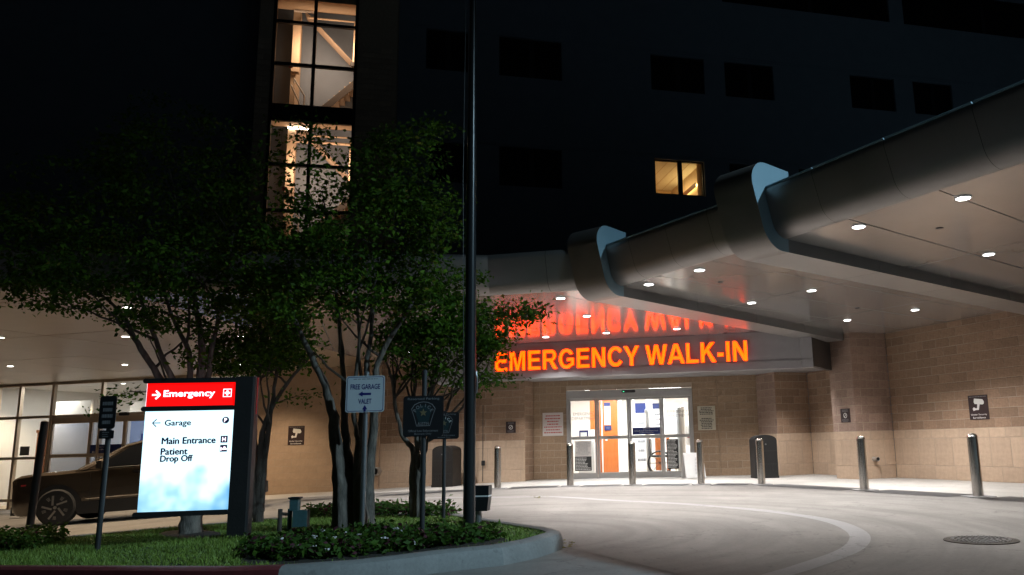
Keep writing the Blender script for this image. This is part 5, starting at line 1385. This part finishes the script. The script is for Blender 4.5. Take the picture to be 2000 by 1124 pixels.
# utility boxes
p = ground(573, 1036, 0.15); t = thing('utility_box', 'teal painted irrigation box on posts beside the large trunk', 'utility box', (p.x, p.y, gz(p.x) + 0.13), 0.05)
MB().bb((0.00, -0.06, 0.06), (0.17, 0.06, 0.25)).build('lower_box', 'teal', t); bx_ = MB().bb((-0.045, -0.05, 0.25), (0.055, 0.05, 0.385)).build('upper_box', 'teal', t); MB().bb((-0.06, -0.06, 0.385), (0.075, 0.06, 0.405)).build('lid', 'blackplastic', bx_)
for x_, m_ in ((-0.165, 'barkdark'), (-0.05, 'teal')): MB().tube([(x_, 0, -0.05), (x_, 0, 0.27)], 0.026, 10).build('post', m_, t)
MB().tube([(-0.165, 0, 0.22), (-0.05, 0, 0.20)], 0.018, 8).build('crossbar', 'barkdark', t)
p = ground(907, 1052, 0.15); t = thing('ground_light', 'small pale flat ground fixture in the planting bed', 'ground light', (p.x, p.y, gz(p.x) + 0.14), 0.3); MB().box((0, 0, 0.03), (0.10, 0.06, 0.02)).build('head', 'palewhite', t); MB().tube([(0, 0, -0.02), (0, 0, 0.03)], 0.012, 8).build('stake', 'blackplastic', t)

# street lamp that lights the kerb and the tops of the ribs (stands right of the picture)
t = thing('street_lamp', 'tall street lamp standing in the road to the right of the canopy', 'street lamp', (15.8, -0.7, 0))
MB().tube([(0, 0, 0), (0, 0, 12.6)], [0.11, 0.07], 12).build('pole', 'polepaint', t); MB().tube([(0, 0, 12.5), (-0.5, 0.4, 12.8)], 0.04, 8).build('arm', 'polepaint', t)
MB().box((-0.75, 0.6, 12.85), (0.7, 0.35, 0.12), math.radians(141)).build('head', 'polepaint', t); MB().box((-0.75, 0.6, 12.785), (0.5, 0.25, 0.01), math.radians(141)).build('lens', 'lamphead', t)
l = bpy.data.lights.new('street_lamp_light', 'SPOT'); l.energy = 16000; l.spot_size = math.radians(148); l.spot_blend = 0.35; l.shadow_soft_size = 0.16; l.color = (0.55, 0.83, 1.0)
lo = bpy.data.objects.new('street_lamp_light', l); COL.objects.link(lo); lo.parent = t; lo.location = (-0.75, 0.6, 12.7)

# ================================================================== CAR
p = ground(108, 1028); CARZ = gz(p.x)
cdir = Vector((1, 0.22)).normalized(); crz = math.atan2(cdir.y, cdir.x)
FW = 0.92      # front axle from the nose
car = thing('parked_car', 'dark bronze SUV parked at the drop-off behind the lit sign', 'car')
org = Vector((p.x, p.y)) - cdir * FW + Vector((-cdir.y, cdir.x)) * 0.93
slope = math.atan((gz(p.x + 2.8) - gz(p.x)) / 2.8)
car.location = (org.x, org.y, CARZ - math.tan(slope) * FW); car.rotation_euler = (0, -slope, crz)
# stations: x, half width sill, half width belt, z sill, z shoulder, z top centre
stn = [(0.00, 0.66, 0.68, 0.36, 0.84, 0.90), (0.05, 0.78, 0.79, 0.28, 0.93, 1.00), (0.18, 0.88, 0.87, 0.24, 0.98, 1.05), (0.45, 0.93, 0.90, 0.22, 1.01, 1.08), (0.92, 0.94, 0.91, 0.24, 1.01, 1.09), (1.35, 0.94, 0.91, 0.25, 1.03, 1.12), (1.75, 0.93, 0.91, 0.26, 1.05, 1.14),
       (2.6, 0.93, 0.91, 0.26, 1.07, 1.12), (3.5, 0.93, 0.91, 0.26, 1.10, 1.12), (4.2, 0.92, 0.89, 0.28, 1.12, 1.14), (4.52, 0.86, 0.83, 0.36, 1.10, 1.12), (4.62, 0.72, 0.72, 0.46, 1.02, 1.04)]
mb = MB(); K = 13
for (x, ws, wb, zs, zsh, ztp) in stn:
    half = [(ws * 0.9, zs), (ws * 0.985, zs + 0.10), (ws, zs + 0.28), (ws * 0.995, (zs + zsh) / 2 + 0.12), (wb, zsh), (wb * 0.86, zsh + (ztp - zsh) * 0.72)]
    ring = [(-y, z) for y, z in half] + [(0, ztp)] + [(y, z) for y, z in reversed(half)]
    mb.v += [(x, y, z) for y, z in ring]
for i in range(len(stn) - 1):
    for k in range(K - 1): mb.f.append((i * K + k, i * K + k + 1, (i + 1) * K + k + 1, (i + 1) * K + k)); mb.m.append(0)
    mb.f.append((i * K + K - 1, i * K, (i + 1) * K, (i + 1) * K + K - 1)); mb.m.append(0)
mb.f.append(tuple(range(K))); mb.m.append(0); mb.f.append(tuple(reversed(range((len(stn) - 1) * K, len(stn) * K)))); mb.m.append(0)
body = mb.build('body', 'carpaint', car); smooth_mesh(body.data, 50)
# greenhouse
gs = [(1.20, 0.86, 1.07, 0.80, 1.11), (2.10, 0.89, 1.09, 0.67, 1.56), (2.50, 0.89, 1.09, 0.66, 1.645), (3.5, 0.89, 1.10, 0.65, 1.665), (4.1, 0.88, 1.12, 0.64, 1.62), (4.48, 0.84, 1.12, 0.66, 1.30)]
mb = MB(); K = 6
for x, wb, zb_, wt, ztp in gs:
    mb.v += [(x, -wb, zb_), (x, -wt - 0.02, ztp - 0.06), (x, -wt * 0.85, ztp), (x, wt * 0.85, ztp), (x, wt + 0.02, ztp - 0.06), (x, wb, zb_)]
for i in range(len(gs) - 1):
    for k in range(K - 1): mb.f.append((i * K + k, i * K + k + 1, (i + 1) * K + k + 1, (i + 1) * K + k)); mb.m.append(1 if (k == 2 and i == 0) else 0)
mb.f.append(tuple(range(K))); mb.m.append(1); mb.f.append(tuple(reversed(range(len(mb.v) - K, len(mb.v))))); mb.m.append(1)
rf = mb.build('roof', ['carpaint', 'carglass'], car); smooth_mesh(rf.data, 40)
def sidey(z, wb=0.89, wt=0.675, z0=1.09, z1=1.60): return wb + (wt - wb) * (z - z0) / (z1 - z0)
for s_ in (-1, 1):
    for poly in (((1.58, 1.12), (2.60, 1.12), (2.60, 1.56), (2.22, 1.51)), ((2.66, 1.12), (3.62, 1.13), (3.60, 1.56), (2.66, 1.57)), ((3.74, 1.14), (4.2, 1.16), (4.05, 1.50), (3.72, 1.55))):
        MB().quad([(x, s_ * (sidey(z) + 0.012), z) for x, z in poly]).build('side_window', 'carglass', car)
    mb = MB(); mb.tube([(1.30, s_ * 0.895, 1.10), (2.12, s_ * 0.70, 1.54), (2.55, s_ * 0.675, 1.62), (3.6, s_ * 0.67, 1.63), (4.1, s_ * 0.68, 1.58)], 0.016, 6); mb.build('roof_rail', 'chrome', car)
    MB().tube([(1.80, s_ * 0.92, 1.09), (3.0, s_ * 0.925, 1.10), (4.2, s_ * 0.90, 1.13)], 0.010, 6).build('belt_trim', 'cartrim', car)
    mr_ = MB(); mr_.box((1.72, s_ * 1.01, 1.16), (0.10, 0.20, 0.15)); mr_.tube([(1.74, s_ * 0.90, 1.10), (1.72, s_ * 0.98, 1.13)], 0.03, 6); mr_.build('mirror', 'cartrim', car)
    for x_ in (2.42, 3.42): MB().box((x_, s_ * 0.945, 0.98), (0.20, 0.02, 0.035)).build('door_handle', 'chrome', car)
    for x_ in (1.52, 2.63, 3.66): MB().bb((x_, s_ * 0.936, 0.42), (x_ + 0.008, s_ * 0.942, 1.05)).build('door_gap', 'cartrim', car)
    MB().tube([(1.45, s_ * 0.945, 0.50), (3.4, s_ * 0.945, 0.52)], 0.014, 6).build('side_trim', 'chrome', car)
    MB().bb((1.30, s_ * 0.90, 0.20), (3.3, s_ * 0.946, 0.45)).build('sill_cladding', 'cartrim', car)
    for x_ in (FW, FW + 2.72):
        ar = MB(); nn_ = 22; a0_, a1_ = -0.25, math.pi + 0.25
        for k in range(nn_ + 1):
            a = a0_ + (a1_ - a0_) * k / nn_
            for rr in (0.02, 0.46): ar.v.append((x_ + rr * math.cos(a), s_ * 0.948, 0.355 + rr * math.sin(a)))
        for k in range(nn_): ar.f.append((2 * k, 2 * k + 1, 2 * k + 3, 2 * k + 2)); ar.m.append(0)
        i0 = len(ar.v)
        ar.build('wheel_arch', 'cartrim', car)
        ty = MB().lathe([(0.22, -0.11), (0.33, -0.115), (0.362, -0.09), (0.365, 0.09), (0.33, 0.115), (0.25, 0.118), (0.235, 0.09)], (0, 0, 0), 32, 'Y')
        wl_ = link('wheel', ty.mesh('wheel', 'tyre', True), car, (x_, s_ * 0.875, 0.365))
        rm_ = MB().lathe([(0.25, 0.0), (0.25, 0.02), (0.06, 0.03)], (0, 0, 0), 28, 'Y'); o = link('rim', rm_.mesh('rim', 'cartrim', True), wl_, (0, s_ * 0.085 - (0.0 if s_ > 0 else 0.03), 0))
        sp = MB()
        for k in range(5):
            a = 2 * math.pi * k / 5 + 0.3; c_ = Vector((0.14 * math.cos(a) - 0.045 * math.sin(a), 0, 0.14 * math.sin(a) + 0.045 * math.cos(a)))
            sp.box((c_.x, s_ * 0.122, c_.z), (0.19, 0.02, 0.034), R=Matrix.Rotation(-a, 3, 'Y'))
            for q in range(3):
                a3 = a + 0.55 + q * 0.10; sp.box((0.205 * math.cos(a3), s_ * 0.120, 0.205 * math.sin(a3)), (0.07, 0.012, 0.007), R=Matrix.Rotation(-a3, 3, 'Y'))
        sp.lathe([(0.035, s_ * 0.10), (0.03, s_ * 0.13)], (0, 0, 0), 12, 'Y'); sp.build('spoke', 'rimmetal', wl_)
    MB().box((0.10, s_ * 0.70, 0.86), (0.10, 0.20, 0.06), s_ * -0.5).build('headlight', 'printgrey', car); MB().box((0.30, s_ * 0.885, 0.84), (0.10, 0.03, 0.03), s_ * -0.15).build('side_marker', 'redpaint', car)
MB().bb((-0.02, -0.55, 0.50), (0.04, 0.55, 0.70)).build('grille', 'cartrim', car); MB().bb((-0.03, -0.62, 0.25), (0.10, 0.62, 0.42)).build('front_bumper', 'cartrim', car); MB().bb((4.55, -0.62, 0.30), (4.66, 0.62, 0.55)).build('rear_bumper', 'cartrim', car)

# ================================================================== TREES
def leaves_mesh(C, D_, n_per, size, spread, seed, mats=('leaf', 'leafdark', 'leafyellow'), yellow=0.02):
    r = np.random.default_rng(seed); K = len(C)
    idx = np.repeat(np.arange(K), n_per); N = len(idx)
    P_ = C[idx] + r.normal(0, 1, (N, 3)) * spread * np.array([1.3, 1.3, 0.5]) + D_[idx] * (r.uniform(-0.9, 0.35, N)[:, None])
    s = size * r.uniform(0.45, 1.5, N)
    a = r.uniform(0, 2 * np.pi, N); el = r.normal(-0.25, 0.5, N)
    d = np.stack([np.cos(a) * np.cos(el), np.sin(a) * np.cos(el), np.sin(el)], 1)
    t_ = r.normal(0, 1, (N, 3)); sd = np.cross(d, t_); sd /= np.linalg.norm(sd, axis=1)[:, None] + 1e-9
    nm = np.cross(sd, d)
    L_, w_ = s[:, None], (s * 0.27)[:, None]
    fold = (s * 0.08)[:, None]
    v0 = P_; v1 = P_ + d * L_ * 0.45 + sd * w_ + nm * fold; v2 = P_ + d * L_; v3 = P_ + d * L_ * 0.45 - sd * w_ + nm * fold
    V = np.stack([v0, v1, v2, v3], 1).reshape(-1, 3); b0 = np.arange(N) * 4
    F = np.stack([np.stack([b0, b0 + 1, b0 + 2], 1), np.stack([b0, b0 + 2, b0 + 3], 1)], 1).reshape(-1, 3)
    mi = np.repeat(np.where(r.random(N) < yellow, 2, np.where(r.random(N) < 0.45, 1, 0)), 2)
    return raw_mesh('crown', V, F, list(mats), mi)
def make_tree(label, base, stems, ells, n_cl, n_leaf, seed, leaf=0.068, spread=0.13, trunkmat='bark', tw=0.006):
    """stems: polylines [(px,py,Y,r)...] from the photograph's trunks; ells: crown ellipses (px,py,rx,ry,Y,dY,weight)"""
    r = random.Random(seed); t = thing('crape_myrtle_tree', label, 'tree', tuple(base)); B = Vector(base)
    trunk = MB(); limbs = MB(); skel = []
    for st in stems:
        pts = [aty(a, b, c) - B for a, b, c, _ in st]; rad = [q[3] for q in st]
        fine, fr_ = [], []
        for i in range(len(pts) - 1):
            p0, p1, p2, p3 = pts[max(i - 1, 0)], pts[i], pts[i + 1], pts[min(i + 2, len(pts) - 1)]
            for k in range(5):
                u = k / 5; q = 0.5 * ((2 * p1) + (p2 - p0) * u + (2 * p0 - 5 * p1 + 4 * p2 - p3) * u * u + (3 * p1 - p0 - 3 * p2 + p3) * u ** 3)
                fine.append(q + Vector((r.gauss(0, 1), r.gauss(0, 1), 0)) * 0.006); fr_.append((rad[i] + (rad[i + 1] - rad[i]) * u) * r.uniform(0.93, 1.07))
        fine.append(pts[-1]); fr_.append(rad[-1]); trunk.tube(fine, fr_, 10)
        for q, rr in list(zip(fine, fr_))[4:]: skel.append((q, rr))
    cl = []; tot = sum(e_[6] for e_ in ells)
    for e_ in ells:
        for _ in range(int(n_cl * e_[6] / tot)):
            while True:
                x, y, z = r.uniform(-1, 1), r.uniform(-1, 1), r.uniform(-1, 1)
                if 0.15 < x * x + y * y + z * z <= 1: break
            cl.append(aty(e_[0] + x * e_[2], e_[1] + y * e_[3], e_[4] + z * e_[5]) - B)
    SK = np.array([q for q, _ in skel]); SR = [q for _, q in skel]
    top = Vector((0, 0, 0))
    cl.sort(key=lambda c: float(np.min(np.linalg.norm(SK - np.array(c), axis=1))))
    C, D_ = [], []; n0 = len(skel)
    SKl = [np.array(q) for q, _ in skel]
    arr = np.array(SKl)
    for c in cl:
        cv = np.array(c); dv = cv - arr; dist = np.linalg.norm(dv, axis=1) + np.maximum(0, -dv[:, 2] + 0.05) * 1.6
        k = int(np.argmin(dist))
        if r.random() < 0.25:
            kk = r.randrange(int(n0 * 0.15), int(n0 * 0.95)); 
            if arr[kk][2] < cv[2] - 0.25 and np.linalg.norm(cv - arr[kk]) < 1.5: k = kk
        s0 = Vector(arr[k]); L_ = (c - s0).length
        n_ = max(3, int(L_ / 0.12)); pts = []
        bend = Vector((r.gauss(0, 1), r.gauss(0, 1), r.gauss(0.4, 0.5))) * 0.10 * L_
        for i in range(n_ + 1):
            u = i / n_; pts.append(s0.lerp(c, u) + bend * (4 * u * (1 - u)) * 0.8 + Vector((r.gauss(0, 1), r.gauss(0, 1), r.gauss(0, 1))) * 0.008)
        r0 = min(SR[k] * 0.75, tw + 0.010 * L_ + 0.002)
        limbs.tube(pts, [r0 + (tw * 0.45 - r0) * i / n_ for i in range(n_ + 1)], 5, cap=False)
        arr = np.vstack([arr, np.array([tuple(q) for q in pts[1:]])]); SR += [r0 * (1 - 0.6 * i / n_) for i in range(1, n_ + 1)]
        d = (pts[-1] - pts[-3]); d = d.normalized() * min(0.35, L_)
        C.append(tuple(c)); D_.append(tuple(d))
    k0 = len(trunk.v); trunk.v += limbs.v; trunk.f += [tuple(i + k0 for i in f) for f in limbs.f]; trunk.m += [1] * len(limbs.f)
    trunk.build('trunk', [trunkmat, 'barkdark'], t, smooth=True)
    link('crown', leaves_mesh(np.array(C), np.array(D_), n_leaf, leaf, spread, seed), t)
    return t
Y = 9.95
make_tree('large crape myrtle with thick pale multi-stem trunk beside the FREE GARAGE sign', tuple(ground(690, 1034, 0.15)),
    [[(668, 1045, Y, 0.125), (664, 950, Y, 0.095), (655, 850, Y, 0.072), (640, 770, Y, 0.050), (610, 700, Y - .1, 0.036), (575, 620, Y - .2, 0.022), (560, 520, Y - .3, 0.012)],
     [(690, 1045, Y + .05, 0.12), (685, 950, Y + .05, 0.080), (675, 860, Y + .1, 0.052), (672, 770, Y + .1, 0.036), (665, 660, Y + .1, 0.026), (650, 500, Y + .1, 0.015), (630, 380, Y, 0.008)],
     [(705, 1045, Y, 0.11), (702, 950, Y, 0.072), (700, 870, Y, 0.044), (712, 770, Y + .1, 0.040), (720, 680, Y + .2, 0.030), (740, 540, Y + .3, 0.018), (770, 380, Y + .3, 0.008)],
     [(720, 1045, Y + .12, 0.10), (720, 950, Y + .12, 0.068), (728, 850, Y + .15, 0.050), (735, 760, Y + .1, 0.046), (742, 700, Y + .1, 0.035), (800, 600, Y, 0.022), (850, 500, Y - .1, 0.010)],
     [(700, 860, Y - .05, 0.03), (690, 780, Y - .1, 0.026), (702, 660, Y - .1, 0.02), (690, 520, Y - .2, 0.012)]],
    [(620, 330, 100, 85, 9.9, 0.9, 0.4), (770, 330, 95, 95, 9.9, 0.9, 1.0), (700, 440, 180, 90, 9.9, 1.1, 1.8), (570, 480, 90, 90, 9.8, 0.9, 0.75), (600, 575, 130, 65, 9.8, 1.0, 1.2), (835, 440, 60, 75, 9.9, 0.7, 0.6), (780, 550, 120, 60, 10.0, 0.9, 1.1), (590, 265, 60, 45, 9.9, 0.5, 0.15), (830, 250, 40, 28, 9.9, 0.4, 0.12)],
    280, 62, 11, spread=0.10, leaf=0.064)
Y = 10.75
make_tree('broad crape myrtle with spreading crown above the lit pylon at the left', tuple(ground(373, 1042, 0.15)),
    [[(372, 1048, Y, 0.145), (374, 1000, Y, 0.135), (380, 900, Y, 0.12), (385, 820, Y, 0.105), (390, 760, Y, 0.07), (395, 700, Y, 0.05), (385, 620, Y, 0.035), (360, 480, Y, 0.018), (330, 330, Y, 0.010)],
     [(375, 860, Y, 0.06), (345, 790, Y, 0.052), (300, 720, Y - .1, 0.042), (262, 660, Y - .2, 0.034), (235, 610, Y - .2, 0.024), (170, 560, Y - .3, 0.014), (60, 520, Y - .3, 0.008)],
     [(378, 850, Y, 0.05), (350, 770, Y - .1, 0.042), (318, 700, Y - .2, 0.034), (280, 600, Y - .2, 0.022), (230, 470, Y - .2, 0.012)],
     [(384, 850, Y + .1, 0.05), (405, 770, Y + .1, 0.040), (412, 690, Y + .1, 0.032), (440, 560, Y + .1, 0.020), (460, 420, Y + .1, 0.010)],
     [(382, 850, Y, 0.05), (370, 770, Y, 0.042), (368, 690, Y, 0.034), (330, 600, Y, 0.022), (300, 480, Y, 0.012)]],
    [(330, 300, 190, 110, 10.6, 1.0, 1.5), (150, 400, 150, 110, 10.5, 1.0, 1.4), (430, 440, 120, 120, 10.6, 1.0, 1.6), (250, 500, 200, 70, 10.5, 1.1, 1.7), (90, 560, 90, 45, 10.4, 0.7, 0.8), (330, 590, 150, 60, 10.5, 0.9, 1.3), (480, 575, 70, 60, 10.5, 0.6, 0.6), (30, 470, 60, 110, 10.4, 0.7, 0.5), (330, 690, 80, 25, 10.5, 0.5, 0.06), (215, 700, 20, 10, 10.4, 0.2, 0.02), (205, 790, 16, 10, 10.2, 0.15, 0.03), (230, 770, 12, 8, 10.2, 0.15, 0.03)],
    360, 64, 12, spread=0.10, leaf=0.064)
Y = 11.85
make_tree('slender dark crape myrtle just right of the pylon post', tuple(ground(505, 1020, 0.15)),
    [[(505, 1026, Y, 0.07), (506, 950, Y, 0.058), (510, 880, Y, 0.05), (520, 820, Y, 0.036), (560, 750, Y, 0.026), (600, 705, Y, 0.014)], [(500, 1026, Y, 0.06), (497, 940, Y, 0.05), (496, 860, Y, 0.04), (500, 780, Y, 0.032), (510, 680, Y, 0.02), (505, 580, Y, 0.01)], [(510, 1000, Y, 0.05), (516, 900, Y, 0.04), (530, 810, Y, 0.03), (540, 720, Y, 0.022), (545, 620, Y, 0.01)]],
    [(530, 640, 80, 60, 11.8, 0.9, 1.0), (560, 700, 60, 30, 11.8, 0.6, 0.35), (470, 690, 60, 40, 11.8, 0.7, 0.5), (540, 570, 60, 50, 11.8, 0.7, 0.6), (605, 778, 12, 8, 11.6, 0.2, 0.04)], 120, 80, 13, trunkmat='barkdark')
Y = 10.95
make_tree('small crape myrtle behind the police parking signs, spreading toward the red glow', tuple(ground(812, 1012, 0.15)),
    [[(808, 1018, Y, 0.06), (806, 940, Y, 0.046), (806, 880, Y, 0.040), (785, 850, Y, 0.030), (772, 790, Y, 0.026), (762, 730, Y, 0.018), (745, 690, Y, 0.008)], [(814, 1018, Y, 0.055), (815, 940, Y, 0.042), (815, 875, Y, 0.036), (810, 820, Y, 0.026), (808, 740, Y, 0.018), (800, 640, Y, 0.008)], [(822, 1018, Y, 0.05), (824, 940, Y, 0.036), (828, 870, Y, 0.03), (850, 850, Y - .05, 0.026), (872, 800, Y - .1, 0.02), (900, 740, Y - .1, 0.015), (950, 680, Y - .1, 0.008)],
     [(820, 880, Y, 0.028), (832, 800, Y, 0.024), (850, 730, Y, 0.017), (870, 640, Y, 0.008)], [(815, 870, Y, 0.02), (830, 830, Y + .1, 0.02), (845, 760, Y + .1, 0.015), (840, 680, Y + .1, 0.008)]],
    [(860, 600, 90, 45, 10.9, 0.8, 1.1), (850, 670, 100, 40, 10.9, 0.8, 0.9), (930, 640, 72, 42, 10.8, 0.6, 0.8), (1005, 612, 55, 22, 10.8, 0.35, 0.25), (1040, 612, 25, 14, 10.8, 0.2, 0.08), (935, 690, 45, 28, 10.8, 0.5, 0.3), (790, 660, 50, 45, 10.9, 0.6, 0.5), (960, 742, 50, 18, 10.8, 0.3, 0.16), (860, 735, 70, 22, 10.9, 0.5, 0.2), (900, 545, 40, 20, 10.8, 0.4, 0.15)], 180, 62, 14, spread=0.10, leaf=0.062)

# bedding plants ---------------------------------------------------------
def bed(name, label, poly_px, n, hgt, leaf_s, seed, off=0.15, mats=('leafbed', 'leafdark', 'leafred'), red_=0.10, flowers=0, category='plants', kind='stuff'):
    r = np.random.default_rng(seed); poly = [Vector((p.x, p.y)) for p in (ground(x, y, off) for x, y in poly_px)]
    x0, x1 = min(p.x for p in poly), max(p.x for p in poly); y0, y1 = min(p.y for p in poly), max(p.y for p in poly)
    C, D_ = [], []
    while len(C) < n:
        x, y = r.uniform(x0, x1), r.uniform(y0, y1)
        if inside((x, y), poly):
            hh = hgt * r.uniform(0.35, 1.05) * (0.6 + 0.5 * (0.5 + 0.5 * math.sin(x * 9) * math.cos(y * 8))); C.append((x, y, gz(x) + off + hh)); D_.append((r.normal(0, .02), r.normal(0, .02), hh * 0.6))
    me = leaves_mesh(np.array(C), np.array(D_), 9, leaf_s, leaf_s * 0.55, seed, mats, red_); me.name = name
    o = link(name, me, kind=kind, label=label, category=category)
    if flowers:
        mb = MB()
        for i in r.choice(len(C), flowers, replace=False):
            c = C[i]
            for k in range(6): mb.box((c[0] + r.normal(0, .012), c[1] + r.normal(0, .012), c[2] + 0.03 + r.normal(0, .006)), (0.014, 0.014, 0.008), r.uniform(0, 3))
        mb.build('blossom', 'flower', o)
bed('ground_cover', 'dense low leafy bedding plants along the front kerb', ((475, 1088), (560, 1094), (700, 1086), (850, 1069), (960, 1055), (985, 1047), (900, 1042), (760, 1046), (600, 1054), (490, 1066)), 1000, 0.115, 0.06, 21, flowers=26)
bed('ground_cover', 'low green and reddish plants behind the tree trunks by the drive', ((600, 1012), (760, 1008), (880, 1008), (880, 1002), (700, 1000), (600, 1006)), 420, 0.15, 0.065, 22, mats=('leafbed', 'leafbed', 'leafred'), red_=0.12)
bed('low_hedge', 'low dark clipped hedge at the far left of the island', ((-60, 1080), (60, 1076), (122, 1062), (118, 1054), (30, 1056), (-60, 1062)), 650, 0.19, 0.05, 23, mats=('leafdark', 'leafbed', 'leafred'), red_=0.02, category='hedge', kind=None)
# fallen leaves by the nose of the kerb
mb = MB(); rr = random.Random(4)
for k in range(26):
    q = ground(1050 + rr.gauss(0, 12), 973 + rr.gauss(0, 2.0)) if k < 12 else ground(1108 + rr.gauss(0, 10), 1066 + rr.gauss(0, 4)); a = rr.uniform(0, 6)
    mb.quad([(q.x + 0.03 * math.cos(a + i * 1.57), q.y + 0.02 * math.sin(a + i * 1.57), gz(q.x) + 0.012 + 0.008 * (i % 2)) for i in range(4)])
mb.build('fallen_leaves', 'leafyellow', kind='stuff', label='scattered dry fallen leaves on the drive', category='leaves')
